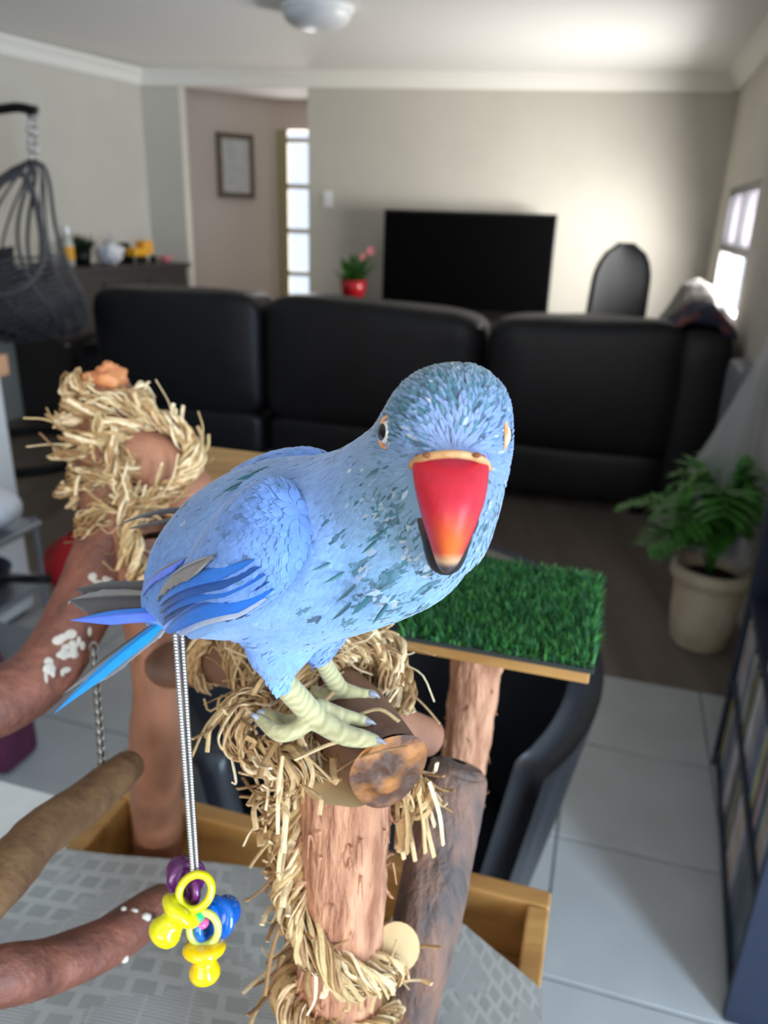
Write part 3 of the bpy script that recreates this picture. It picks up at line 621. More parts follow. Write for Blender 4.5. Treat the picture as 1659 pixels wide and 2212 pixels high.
# net cover draped over the plants, and a grey panel heater behind it
m_sheer, n_, l_, b_ = nmat('sheer_net'); b_.inputs['Base Color'].default_value = (*lin((222, 220, 224)), 1); b_.inputs['Roughness'].default_value = .9
tr_n = n_.new('ShaderNodeBsdfTransparent'); tl_n = n_.new('ShaderNodeBsdfTranslucent'); tl_n.inputs[0].default_value = (*lin((224, 222, 226)), 1)
mx1 = n_.new('ShaderNodeMixShader'); mx1.inputs[0].default_value = .4; mx2 = n_.new('ShaderNodeMixShader'); mx2.inputs[0].default_value = .60
l_.new(b_.outputs[0], mx1.inputs[1]); l_.new(tl_n.outputs[0], mx1.inputs[2]); l_.new(mx1.outputs[0], mx2.inputs[1]); l_.new(tr_n.outputs[0], mx2.inputs[2]); l_.new(mx2.outputs[0], n_['Material Output'].inputs['Surface'])
nap = AY(1664, 735, 2.62); V = []; nA, nQ = 72, 22; nz0 = .36
for j in range(nQ + 1):
    q = j / nQ; c = nap * (1 - q) + np.array([pb[0] + .035, pb[1] + .13, nz0]) * q
    for i in range(nA):
        a = 2 * math.pi * i / nA; r = (.012 + .175 * q ** 1.15) * (1 + .16 * q * math.sin(9 * a + 2 * q) + .07 * q * math.sin(17 * a)); V.append(np.array([c[0] + math.cos(a) * r, c[1] + math.sin(a) * r, nap[2] + (nz0 - nap[2]) * q + .03 * q * math.sin(5 * a)]))
ncv = empty('plant_net', np.array([pb[0] + .035, pb[1] + .13, nz0]), 'pale sheer net draped in a peak over the fern', 'net')
mk('net_cloth', V, [(j * nA + i, j * nA + (i + 1) % nA, (j + 1) * nA + (i + 1) % nA, (j + 1) * nA + i) for j in range(nQ) for i in range(nA)], m_sheer, ncv, smooth=True)
hk = nap + UP * .01; mk('hanging_cord', *tube([hk, np.array([hk[0], hk[1], HC - .001])], .0015, 6), m_white, ncv)
m_gpan = mat('grey_enamel', (112, 114, 120), .5)
hp = rw(3.15, 0, -.085); ht_ = empty('panel_heater', hp, 'tall grey panel heater standing by the right wall behind the net', 'heater')
mk('panel', *rbox(hp + UP * .50, .09, .32, .84, RT, RD, UP, .02, 3), m_gpan, ht_, smooth=True)
for k in range(6): mk('fin', *rbox(hp + UP * .50 - RT * .046 + RD * (-.13 + .052 * k), .006, .02, .76, RT, RD, UP, .002), m_gpan, ht_)
for sg in (-1, 1): mk('foot', *rbox(hp + UP * .04 + RD * sg * .12, .16, .03, .08, RT, RD, UP, .006), m_gpan, ht_)

# ------------------------------------------------------------------ bird stand
m_smoothwood = mat('peeled_branch', (172, 116, 86), .6, c2=(116, 74, 54), scale=40, stretch=(1, 1, .35), bump=.25, bscale=90, lo=.3, hi=.7)
m_redwood = mat('red_brown_branch', (140, 84, 64), .6, c2=(92, 54, 44), scale=55, bump=.5, bscale=170, lo=.3, hi=.7)
m_bark = mat('pink_brown_bark', (212, 154, 118), .9, c2=(148, 94, 66), scale=150, stretch=(1, 1, .16), bump=1., bscale=330, lo=.36, hi=.68, detail=8.)
m_greybark = mat('grey_brown_branch', (138, 100, 80), .7, c2=(84, 72, 68), scale=70, stretch=(1, 1, .3), bump=.8, bscale=220, detail=7.)
m_olivebark = mat('olive_brown_bark', (128, 94, 58), .75, c2=(96, 64, 38), scale=60, bump=.5, bscale=130, lo=.3, hi=.7)
m_cutwood = mat('orange_cut_wood', (170, 106, 46), .6, c2=(78, 46, 26), scale=75, stretch=(1, .6, 1.2), bump=.4, bscale=120, lo=.34, hi=.56)
m_palecut = mat('pale_cut_wood', (222, 190, 140), .7, c2=(205, 168, 116), scale=30)
m_drop = mat('white_dropping', (186, 176, 162), .8, c2=(200, 190, 176), scale=120)
straw_m = vmat('dry_seagrass', .75, .25, namt=.22, nscale=260., stretch=(1, 1, 1))
straw_cols = [lin(c) for c in ((208, 174, 126), (190, 154, 108), (222, 192, 148), (170, 132, 88), (198, 166, 116), (154, 116, 76), (232, 206, 164))]

stand = empty('bird_play_stand', tr(-.16, .16, .90), 'wooden parrot play stand of natural branches on a pine tray', 'bird stand')
TW = .335; TDp = .36; ZT = .965
mk('tray_board', *rbox(tr(-TW / 2, -.008, .9325), TW + .032, .016, .065, RT, RD, UP, .002), m_pine, stand)
mk('tray_board', *rbox(tr(-TW / 2, TDp + .008, .9325), TW + .032, .016, .065, RT, RD, UP, .002), m_pine, stand)
mk('tray_board', *rbox(tr(.008, TDp / 2, .9325), .016, TDp - .001, .065, RT, RD, UP, .002), m_pine, stand)
mk('tray_board', *rbox(tr(-TW - .008, TDp / 2, .9325), .016, TDp - .001, .065, RT, RD, UP, .002), m_pine, stand)
mk('tray_floor', *rbox(tr(-TW / 2, TDp / 2, .906), TW - .001, TDp - .001, .010, RT, RD, UP, .001), m_pine, stand)
ZF = .911
def branch(name, pts, m, rough=.06, seg=20, n=None, rs=60., seed=0, par=None, endmat=None):
    """pts rows: x y z r"""
    Q = smoothpath(np.asarray(pts, float), n or max(16, int(10 * len(pts)))); V, Fc = tube(Q[:, :3], Q[:, 3], seg, True, rough=rough, rs=rs, seed=seed)
    o = mk(name, V, Fc[:-2], m, par or stand, smooth=True)
    if endmat is not None:
        for idx, ring in ((0, V[:seg]), (1, V[-seg:])):
            mk('cut_end', np.vstack([ring, [ring.mean(0)]]), [(k, (k + 1) % seg, seg) for k in range(seg)], endmat, o)
    return o, Q
def row(p, r): return [*p, r]
# front post
pa = S(748, 1690, .345); fpost, QA = branch('front_post', [row([pa[0], pa[1], ZF], .0215), row([pa[0] - .002, pa[1] - .004, 1.0], .0205), row([pa[0] - .001, pa[1] - .001, 1.12], .0195), row([pa[0], pa[1], pa[2] + .004], .0195)], m_bark, .075, 44, 110, 140., 1., endmat=m_palecut)
# long perch from the front right to the rear post
pe = S(838, 1662, .318); pm1 = S(740, 1530, .352); pm2 = S(610, 1435, .405); pr_ = S(348, 1440, .552)
perch, QP = branch('perch', [row(pe, .0160), row(pm1, .0170), row(pm2, .0165), row((pm2 + pr_) / 2 + UP * .004, .015), row(pr_, .015)], mat('dark_perch_wood', (122, 84, 62), .5, c2=(88, 58, 44), scale=30, bump=.25, bscale=120), .05, 26, 60, 80., 2.)
# the sawn end of the perch: rim of bark and gouged orange heartwood
T0 = nrm(QP[0, :3] - QP[3, :3]); s1 = nrm(np.cross(T0, UP)); s2 = np.cross(s1, T0); g = G(); V = []; nr, ns = 7, 32
for i in range(nr + 1):
    for k in range(ns):
        a = 2 * math.pi * k / ns; r = .0166 * (i / nr); p = QP[0, :3] + (s1 * math.cos(a) + s2 * math.sin(a)) * r * (1 + .05 * math.sin(3 * a))
        dep = .0035 if i < nr - 1 else (.0015 if i == nr - 1 else 0); V.append(p + T0 * (.001 + .0035 * (1 - (i / nr) ** 2) - dep * .3 - .003 * (mnoise.noise(Vector(p * 160)) + .1) * (i < nr - 1)))
Fc = [(i * ns + k, i * ns + (k + 1) % ns, (i + 1) * ns + (k + 1) % ns, (i + 1) * ns + k) for i in range(nr) for k in range(ns)]
mk('cut_end', V, Fc, m_cutwood, perch, smooth=True, label='orange brown gouged end grain')
# rear post with its top branch
ra = AZ(345, 1850, ZF); rq = [row([ra[0], ra[1], ZF], .0185), row([*S(338, 1640, .585)[:3]], .0185), row(S(345, 1450, .555), .0185), row(S(322, 1300, .555), .020), row(S(300, 1180, .56), .022)]
branch('rear_post', rq, m_smoothwood, .06, 22, 50, 60., 3.)
mk('knot', *ball(S(335, 1560, .552), (.011, .006, .012), 3, cR, cF, cU), mat('grey_knot', (136, 116, 104), .6), stand, smooth=True)
rb_ = [row(S(300, 1180, .56), .022), row(S(262, 1090, .57), .026), row(S(250, 980, .575), .0275), row(S(232, 880, .58), .022), row(S(232, 822, .58), .015)]
topb, QT = branch('top_branch', rb_, m_smoothwood, .05, 22, 40, 50., 4.)
V, Fc = ball(S(230, 826, .572), (.0150, .011, .0120), 4, cR, cF, cU); V = np.array([v + nrm(v - S(230, 826, .572)) * (.0055 * mnoise.noise(Vector(v * 120)) + .0035 * mnoise.noise(Vector(v * 330))) for v in V]); mk('branch_tip', V, Fc, mat('orange_branch_tip', (208, 134, 82), .6, c2=(178, 104, 62), scale=80), topb, smooth=True, label='chewed orange tip')
# second arm of the top branch, a cut stub facing right, then running behind the bird
branch('side_branch', [row(S(250, 960, .575), .022), row(S(330, 1000, .56), .024), row(S(400, 1070, .55), .022), row(S(480, 1150, .54), .019)], m_smoothwood, .05, 22, 26, 50., 5.)
# left drooping arm
larm, _q = branch('left_arm', [row(S(262, 1090, .57), .022), row(S(225, 1215, .565), .023), row(S(180, 1310, .555), .021), row(S(110, 1430, .545), .020), row(S(20, 1505, .535), .021), row(S(-120, 1560, .52), .020)], m_redwood, .06, 22, 40, 50., 6.)
from mathutils.bvhtree import BVHTree
larm_bv = BVHTree.FromPolygons([v.co + Vector(ORG[stand.name]) for v in larm.data.vertices], [tuple(p.vertices) for p in larm.data.polygons])
g = G(); r5 = random.Random(3)
for px, py, n in ((160, 1398, 14), (108, 1440, 10), (215, 1260, 7)):
    for k in range(n):
        h = larm_bv.ray_cast(Vector(cC), Vector(ray(px + r5.gauss(0, 18), py + r5.gauss(0, 14))))
        if h[0] is None: continue
        n0 = nrm(h[1]); u0 = nrm(np.cross(n0, cF + cR)); g.add(*ball(np.array(h[0]), (r5.uniform(.001, .0042), r5.uniform(.001, .0042), .0005), 2, u0, np.cross(n0, u0), n0))
g.mk('dropping_patch', m_drop, stand, smooth=True, kind='stuff')
# pale plank at the back
mk('plank', *rbox(S(455, 1025, .60), .075, .10, .012, RT, RD, UP, .002), m_pine, stand)
mk('plank_support', *tube([S(470, 1060, .60), S(455, 1150, .58)], .008, 10), m_smoothwood, stand)
# platform with artificial turf on a bark post
PZ = 1.175
c1, c2_, c3, c4 = [AZ(px, py, PZ) for px, py in ((868, 1388), (1296, 1452), (1262, 1266), (960, 1214))]
pc_ = (c1 + c2_ + c3 + c4) / 4; pw = ((c2_ - c1) @ RT + (c3 - c4) @ RT) / 2 + .004; pd_ = ((c4 - c1) @ RD + (c3 - c2_) @ RD) / 2
def pf(a, b, z): return np.array([pc_[0], pc_[1], PZ]) + RT * a * pw / 2 + RD * b * pd_ / 2 + UP * z
plat = mk('platform_board', *rbox(pf(0, 0, -.004), pw, pd_, .008, RT, RD, UP, .001), m_pine, stand)
mk('turf_backing', *rbox(pf(0, 0, .002), pw + .004, pd_ + .004, .0035, RT, RD, UP, .001), m_turfback, plat)
g = G(); r6 = random.Random(8); gcols = [lin(c) for c in ((46, 104, 44), (58, 122, 52), (36, 86, 40), (74, 136, 62), (30, 70, 42), (52, 112, 70))]
for k in range(9000):
    a, b = r6.uniform(-1.02, 1.02), r6.uniform(-1.02, 1.02); p = pf(a, b, .0035); an = r6.uniform(0, 6.28); L = r6.uniform(.006, .011); ln = np.array([math.cos(an), math.sin(an), 0]) * r6.uniform(.001, .006)
    if abs(a) > .97: ln = ln + RT * math.copysign(.004, a)
    if b < -.97: ln = ln - RD * .004 - UP * .003
    w = np.array([-math.sin(an), math.cos(an), 0]) * .0006; tip = p + ln + UP * L; mid = p + ln * .35 + UP * L * .6
    g.add([p - w, p + w, mid + w * .9, mid - w * .9, tip], [(0, 1, 2, 3), (3, 2, 4)], gcols[r6.randrange(6)])
g.mk('turf_blades', vmat('artificial_turf', .6, .3), plat, kind='stuff', label='short green artificial grass')
e_top = S(1032, 1440, (np.linalg.norm(pf(-.2, -.5, 0) - cC))); eb_ = AZ(950, 2010, ZF)
epost, QE = branch('bark_post', [row([eb_[0], eb_[1], ZF], .0165), row((e_top + eb_) / 2, .0160), row([*e_top[:2], PZ - .0085], .0165)], m_bark, .10, 36, 100, 120., 7.)
# grey leaning branch in front of the bark post, and stub at the perch
branch('leaning_branch', [row(AZ(840, 2330, ZF + .02), .0185), row(S(905, 2050, .47), .0180), row(S(955, 1830, .45), .0170), row(S(982, 1690, .442), .0165), row(S(990, 1655, .440), .0135), row(S(993, 1645, .4395), .004)], m_greybark, .09, 32, 90, 90., 8.)
branch('stub_branch', [row(S(745, 1520, .358), .0085), row(S(845, 1562, .385), .0095), row(S(928, 1594, .405), .0095)], m_smoothwood, .05, 16, 8, 60., 9., endmat=mat('brown_cut', (176, 128, 98), .7))
mk('dowel_end', *tube([S(848, 2040, .445), S(858, 2046, .41)], .0105, 20), m_palecut, stand)
# lower left arm with droppings
branch('lower_arm', [row(S(352, 1942, .50), .0090), row(S(330, 1965, .492), .0115), row(S(230, 2035, .475), .0125), row(S(110, 2085, .46), .0130), row(S(-60, 2125, .45), .0130), row(AZ(-210, 2190, .99), .0125), row(AZ(-420, 2260, .978), .011)], m_redwood, .06, 20, 34, 60., 10., endmat=m_greybark)
g = G()
for px, py, n, sp_ in ((290, 1992, 26, 20), (110, 2072, 9, 20), (250, 2060, 8, 14)):
    for k in range(n): g.add(*ball(S(px + r5.gauss(0, sp_), py + r5.gauss(0, sp_ * .6), .474 - (300 - px) * .00002), (r5.uniform(.0012, .0035), .0014, r5.uniform(.001, .003)), 1, cR, cF, cU))
g.mk('dropping_patch', m_drop, stand, smooth=True, kind='stuff')
# bark fibres curling off the two bark posts
g = G()
for Q, n, rr in ((QA, 130, .0195), (QE, 60, .0165)):
    for k in range(n):
        i = r6.randrange(2, len(Q) - 2); an = r6.uniform(0, 6.28); dv = np.array([math.cos(an), math.sin(an), 0]); p = Q[i, :3] + dv * Q[i, 3] * .98; L = r6.uniform(.003, .010) * (1 if n > 100 else .6)
        pts = [p, p + dv * L * .35 + UP * r6.uniform(-1, 1) * L, p + dv * L * r6.uniform(.3, 1.) + UP * r6.uniform(-1.4, .6) * L]; g.add(*tube(smoothpath(pts, 5), [.0007, .0007, .0006, .0004, .0002], 4))
g.mk('bark_fibres', m_bark, stand, kind='stuff')

# --- seagrass ropes wound round the branches
def blade(P, w, th, col, tw0=0.):
    V, Fc = tube(P, w, 5, True, flat=th / w, twist=tw0); return V, Fc, col
def rope(name, P, rad, strands=3, per=9, turns=1., jit=.25, wd=.0011, seed=1, loose=30, ll=(.010, .026), par=None, dirbias=None, sub=2.2):
    """twisted rope of flat dry grass along the path P; the strands are parts, loose ends are pieces of their own"""
    rr = random.Random(seed); n = len(P); T, N, B = frames(P); L = np.linalg.norm(np.diff(P, axis=0), axis=1).sum(); root = None; g0 = G()
    tot = turns * L / (rad * 9)
    for s in range(strands):
        g = G() if s else g0
        for b in range(per):
            ph = 2 * math.pi * s / strands; ra_ = rad * .52; oa, orr = rr.uniform(0, 6.28), rad * .46 * math.sqrt(rr.random()); f2 = rr.uniform(.5, 1.2); w = wd * rr.uniform(.65, 1.35); pts = []
            i0 = rr.randrange(0, max(1, n // 3)) if rr.random() < .5 else 0; i1 = n - (rr.randrange(0, max(1, n // 3)) if rr.random() < .5 else 0)
            for i in range(i0, max(i1, i0 + 4)):
                if i >= n: break
                q = i / (n - 1); a = ph + 2 * math.pi * tot * q; a2 = oa + 2 * math.pi * tot * f2 * sub * q
                j = jit * rad * mnoise.noise(Vector((q * 9 * L / .1, b * 3.7, s * 5.1 + seed)))
                pts.append(P[i] + N[i] * (math.cos(a) * ra_ + math.cos(a2) * orr + j) + B[i] * (math.sin(a) * ra_ + math.sin(a2) * orr - j))
            if len(pts) > 3: V, Fc, c = blade(np.array(pts), w, w * .35, straw_cols[rr.randrange(7)], rr.uniform(0, 20)); g.add(V, Fc, c)
        o = g.mk(name if root is None else 'strand', straw_m, par if root is None else root, smooth=False)
        if root is None: root = o; ORG[o.name] = ORG[par.name]
    for k in range(loose):
        i = rr.randrange(1, n - 1); a = rr.uniform(0, 6.28); dv = N[i] * math.cos(a) + B[i] * math.sin(a)
        if dirbias is not None: dv = nrm(dv + np.asarray(dirbias) * rr.uniform(.4, 1.2))
        l = rr.uniform(*ll); p0 = P[i] + dv * rad * .5 - T[i] * l * .5; p1 = P[i] + dv * (rad + l * .3) ; p2 = P[i] + dv * (rad + l * rr.uniform(.4, .8)) + T[i] * l * rr.uniform(-.3, .9) + UP * l * rr.uniform(-.3, .3)
        w = wd * rr.uniform(.6, 1.2); V, Fc, c = blade(smoothpath([p0, p1, p2], 7), w, w * .4, straw_cols[rr.randrange(7)], rr.uniform(-2, 2))
        mk('straw', V, Fc, straw_m, root, cols=np.tile(c, (len(V), 1)))
    return root
def wrap(Q, keys, off, n):
    """path round the branch Q (rows x y z r): keys (u along branch 0..1, angle in degrees from the camera side, + to the right)"""
    K = smoothpath(np.array(keys, float), n); out = []
    T = np.gradient(Q[:, :3], axis=0)
    for u, a in K[:, :2]:
        f = min(max(u, 0), 1) * (len(Q) - 1); i = min(int(f), len(Q) - 2); t = f - i; c = Q[i] * (1 - t) + Q[i + 1] * t; tv = nrm(T[i] * (1 - t) + T[i + 1] * t)
        tow = nrm(cC - c[:3]); tow = nrm(tow - tv * (tow @ tv)); rt = np.cross(tow, tv); rt = rt if rt @ cR > 0 else -rt
        out.append(c[:3] + (tow * math.cos(math.radians(a)) + rt * math.sin(math.radians(a))) * (c[3] + off))
    return np.array(out)
zA = lambda z: (z - QA[0, 2]) / (QA[-1, 2] - QA[0, 2])
rope('seagrass_rope', wrap(QA, [(zA(1.226), -80), (zA(1.20), -88), (zA(1.165), -84), (zA(1.140), -62), (zA(1.118), -10), (zA(1.102), 52), (zA(1.092), 100), (zA(1.086), 180), (zA(1.083), 250), (zA(1.080), 290), (zA(1.079), 330), (zA(1.076), 385), (zA(1.070), 430), (zA(1.05), 520), (zA(1.03), 640), (zA(1.0), 760)], .0045, 200), .0086, 3, 18, 1., .35, .0012, 1, 120, (.008, .024), par=stand, dirbias=-cR * .8 - cF * .3)
# wraps on the perch round the feet
rope('seagrass_rope', wrap(QP, [(.20, -150), (.22, -95), (.255, -40), (.29, 30), (.305, 80), (.325, 130), (.345, 200), (.36, 270), (.38, 320), (.405, 380), (.43, 440), (.45, 500), (.47, 560), (.49, 640), (.52, 720), (.54, 800)], .006, 170), .0085, 3, 20, 1., .4, .00095, 2, 80, (.008, .02), par=stand)
rope('seagrass_rope', wrap(QP, [(.55, 300), (.58, 380), (.61, 440), (.64, 520), (.67, 610), (.70, 700), (.72, 790)], .003, 90), .006, 3, 11, 1., .4, .001, 12, 30, (.008, .02), par=stand)
rope('seagrass_rope', smoothpath([S(655, 1455, .362), S(690, 1410, .362), S(745, 1385, .362), S(810, 1382, .364), S(850, 1420, .362), S(862, 1480, .358), S(868, 1540, .356)], 70), .0075, 3, 18, 1., .5, .0010, 14, 46, (.006, .018), par=stand)
rope('seagrass_rope', smoothpath([S(680, 1440, .352), S(730, 1410, .350), S(790, 1400, .352), S(838, 1430, .352), S(852, 1490, .350)], 50), .0060, 3, 14, 1., .5, .0010, 15, 30, (.006, .016), par=stand)
# bundle at the left of the perch, falling onto the post
rope('seagrass_rope', smoothpath([S(620, 1500, .352), S(560, 1495, .350), S(520, 1530, .348), S(515, 1590, .346), S(545, 1630, .345), S(600, 1640, .34), S(650, 1660, .335), S(668, 1720, .345)], 70), .0078, 3, 15, 1., .45, .0010, 3, 70, (.008, .022), par=stand)
# rear wraps: dense turns and a hanging end
ku = np.linspace(0.12, .93, 30); keys = [(u, -170 + 360 * 4.4 * (u - .12) / .81) for u in ku]
rope('seagrass_rope', wrap(QT, keys, .004, 230), .0095, 3, 16, 1., .6, .0013, 4, 36, (.005, .013), par=stand, dirbias=-cR * .7)
rope('seagrass_rope', smoothpath([S(210, 900, .548), S(240, 960, .545), S(262, 1040, .538), S(275, 1100, .535), S(282, 1160, .533), S(292, 1215, .533), S(300, 1250, .535)], 80), .0080, 3, 14, 1., .5, .0012, 5, 30, (.006, .018), par=stand)
rope('seagrass_rope', smoothpath([S(270, 1120, .533), S(320, 1090, .53), S(370, 1060, .53), S(410, 1020, .532), S(415, 965, .54), S(370, 920, .545), S(320, 890, .55), S(265, 870, .553)], 80), .0085, 3, 14, 1., .5, .0012, 6, 30, (.006, .018), par=stand)
# long loose ends at the rear and the tassel under the perch
def strawset(name, items, par, seed, wd=.0013):
    rr = random.Random(seed); root = None
    for pts in items:
        w = wd * rr.uniform(.8, 1.25); V, Fc, c = blade(smoothpath(np.array(pts), 9), w, w * .45, straw_cols[rr.randrange(7)], rr.uniform(-2, 2))
        o = mk(name if root is None else 'straw', V, Fc, straw_m, par if root is None else root, cols=np.tile(c, (len(V), 1)))
        if root is None: root = o; ORG[o.name] = ORG[par.name]
    return root
strawset('frayed_end', [[S(180, 960, .545), S(110, 910, .54), S(50, 903, .538)], [S(200, 1000, .545), S(130, 975, .54), S(85, 935, .535)], [S(150, 960, .545), S(105, 960, .54), S(58, 965, .535)], [S(215, 1010, .545), S(170, 1030, .54), S(163, 1070, .538)], [S(140, 890, .55), S(112, 905, .548), S(100, 895, .546)], [S(170, 930, .545), S(125, 925, .54), S(100, 880, .538)], [S(240, 1100, .535), S(205, 1075, .534), S(180, 1050, .533)], [S(330, 1090, .528), S(370, 1040, .524), S(385, 980, .522)], [S(300, 1100, .528), S(340, 1040, .524), S(350, 1005, .522)], [S(280, 870, .55), S(300, 880, .545), S(290, 850, .543)]], stand, 40, .0016)
rr = random.Random(77); its = []
for k in range(34):
    x0 = 880 + rr.gauss(0, 20); x1 = x0 + rr.gauss(-4, 16) + (rr.random() < .2) * 25; y1 = rr.uniform(1740, 1862); s0 = .352 + rr.uniform(-.008, .01)
    its.append([S(x0, 1690 + rr.uniform(-20, 20), s0), S(x0 + (x1 - x0) * .4 + rr.gauss(0, 5), (1690 + y1) / 2, s0 + .003), S(x1, y1, s0 + .012)])
strawset('straw_tassel', its, stand, 41, .0013)
rope('seagrass_rope', smoothpath([S(800, 1720, .372), S(850, 1700, .362), S(895, 1690, .354), S(915, 1720, .352), S(905, 1760, .356)], 40), .005, 3, 10, 1., .5, .0011, 8, 16, (.008, .016), par=stand)
rr = random.Random(78); its = []
for k in range(60):                                                 # frayed bunch at the left of the post
    y0 = rr.choice([1700, 1740, 1790, 1830, 1880, 1925, 1960]) + rr.gauss(0, 16); x0 = 590 + (y0 - 1700) * .16 + rr.gauss(0, 12); l = rr.uniform(20, 85); an = rr.uniform(-.9, 1.3); s0 = .352 + (y0 - 1700) * .00016
    its.append([S(x0, y0, s0 + .004), S(x0 - l * .5, y0 + math.sin(an) * l * .3, s0 - .003), S(x0 - l * math.cos(an) * .95, y0 + math.sin(an) * l, s0 - .006 + rr.gauss(0, .004))])
strawset('frayed_end', its, stand, 42, .0011)
strawset('frayed_end', [[S(720, 1670, .318), S(790, 1632, .306), S(880, 1612, .300)], [S(640, 1640, .325), S(700, 1612, .315), S(740, 1600, .312)], [S(720, 1640, .318), S(722, 1680, .31), S(730, 1690, .31)], [S(770, 1545, .318), S(820, 1532, .314), S(862, 1558, .312)], [S(660, 1610, .325), S(640, 1560, .32), S(660, 1540, .318)], [S(600, 1600, .335), S(570, 1650, .33), S(560, 1680, .328)], [S(640, 1690, .335), S(690, 1720, .325), S(690, 1760, .322)], [S(735, 1480, .33), S(700, 1515, .322), S(690, 1520, .32)]], stand, 43, .0013)

# newspaper over the tray
m_news, n_, l_, b_ = nmat('newsprint'); b_.inputs['Roughness'].default_value = .9; b_.inputs['Specular IOR Level'].default_value = .2
uv = n_.new('ShaderNodeAttribute'); uv.attribute_name = 'Col'
def brick(scale, w, h, mort, off, c1, c2, cm):
    b = n_.new('ShaderNodeTexBrick'); b.inputs['Scale'].default_value = scale; b.inputs['Brick Width'].default_value = w; b.inputs['Row Height'].default_value = h; b.inputs['Mortar Size'].default_value = mort; b.offset = off
    b.inputs['Mortar Smooth'].default_value = .1
    for i, c in ((1, c1), (2, c2), (3, cm)): b.inputs[i].default_value = (*lin(c), 1)
    l_.new(uv.outputs['Vector'], b.inputs['Vector']); return b
pic = brick(1, .036, .028, .005, .35, (144, 145, 140), (152, 152, 146), (168, 166, 162)); txt = brick(1, .05, .0040, .0013, 0., (130, 130, 128), (142, 142, 140), (168, 166, 162))
nzp = n_.new('ShaderNodeTexNoise'); nzp.inputs['Scale'].default_value = 12; l_.new(uv.outputs['Vector'], nzp.inputs['Vector']); crp = n_.new('ShaderNodeValToRGB'); crp.color_ramp.interpolation = 'CONSTANT'; crp.color_ramp.elements[1].position = .53
l_.new(nzp.outputs['Fac'], crp.inputs[0]); mxp = n_.new('ShaderNodeMix'); mxp.data_type = 'RGBA'; l_.new(crp.outputs[0], mxp.inputs[0]); l_.new(pic.outputs[0], mxp.inputs[6]); l_.new(txt.outputs[0], mxp.inputs[7])
tn = n_.new('ShaderNodeTexNoise'); tn.inputs['Scale'].default_value = 900; l_.new(uv.outputs['Vector'], tn.inputs['Vector']); mt = n_.new('ShaderNodeMix'); mt.data_type = 'RGBA'; mt.blend_type = 'OVERLAY'; mt.inputs[0].default_value = .25
l_.new(mxp.outputs[2], mt.inputs[6]); l_.new(tn.outputs['Color'], mt.inputs[7]); l_.new(mt.outputs[2], b_.inputs['Base Color'])
def sheet(name, corners, z, seed, lab, group=None, wav=.003, rot=0.):
    a, b, c, d = [np.asarray(p) for p in corners]; n = 40; V = []; C = []
    for i in range(n + 1):
        for j in range(n + 1):
            u, v = i / n, j / n; p = (a * (1 - u) + b * u) * (1 - v) + (d * (1 - u) + c * u) * v
            zz = z + wav * mnoise.noise(Vector((p[0] * 14 + seed, p[1] * 14, seed))) + wav * .6
            e = max(0, abs(u - .5) * 2 - .9) * 10; V.append(np.array([p[0], p[1], zz])); C.append([u * .46 * math.cos(rot) + v * .36 * math.sin(rot) + seed, -u * .46 * math.sin(rot) + v * .36 * math.cos(rot) + seed, 0])
    k = n + 1; Fc = [(i * k + j, (i + 1) * k + j, (i + 1) * k + j + 1, i * k + j + 1) for i in range(n) for j in range(n)]
    V2 = [p - UP * .0006 for p in V]; t = len(V); Fc2 = [tuple(t + q for q in reversed(f)) for f in Fc]
    return mk(name, V + V2, Fc + Fc2, m_news, None, smooth=True, cols=np.array(C + C), label=lab, cat='newspaper', group=group)
zn = ZT + .0012
P_ = lambda px, py: AZ(px, py, zn)
sheet('newspaper', [P_(92, 1832), P_(610, 1888), P_(640, 2600), P_(-560, 2330)], zn, .3, 'newspaper sheet with squared pictures under the hanging charms', wav=.0035)
sheet('newspaper', [P_(890, 1918), P_(1172, 2150), P_(1150, 2700), P_(560, 2500)], zn + .003, 1.7, 'newspaper sheet under the front post, its corner over the tray edge', wav=.003, rot=.3)

# swing perch: branch hung on a thin chain
sw1 = [row(S(285, 1650, .52), .0085), row(S(262, 1668, .512), .0105), row(S(180, 1740, .495), .0125), row(S(90, 1800, .475), .0130), row(S(20, 1880, .455), .0135), row(S(-60, 1960, .44), .013)]
swg = empty('swing_perch', S(150, 1760, .49), 'crooked brown branch swing hanging on a thin chain over the newspaper', 'perch')
Q = smoothpath(np.array(sw1), 44); V, Fc = tube(Q[:, :3], Q[:, 3], 20, True, rough=.10, rs=70., seed=11); mk('branch', V, Fc, m_olivebark, swg, smooth=True)
ct, cb = S(203, 1395, .525), S(222, 1668, .508)
for k in range(26):
    c = cb + (ct - cb) * (k + .5) / 26; ax_ = nrm(ct - cb); sd_ = cR if k % 2 else nrm(np.cross(ax_, cR)); V, Fc = torus(c, .0026, .0007, ax_ * 1.5, sd_, 10, 5); mk('chain_link', V, Fc, mat('dull_chain', (150, 146, 138), .35, metal=.9) if k == 0 else bpy.data.materials['dull_chain'], swg, smooth=True)

cb2, ct2 = S(-52, 1950, .44), S(-100, 1560, .515)
for k in range(22):
    c = cb2 + (ct2 - cb2) * (k + .5) / 22; ax_ = nrm(ct2 - cb2); sd_ = cR if k % 2 else nrm(np.cross(ax_, cR)); V, Fc = torus(c, np.linalg.norm(ct2 - cb2) / 22 * .40, .0007, ax_ * 1.5, sd_, 10, 5); mk('chain_link', V, Fc, bpy.data.materials['dull_chain'], swg, smooth=True)
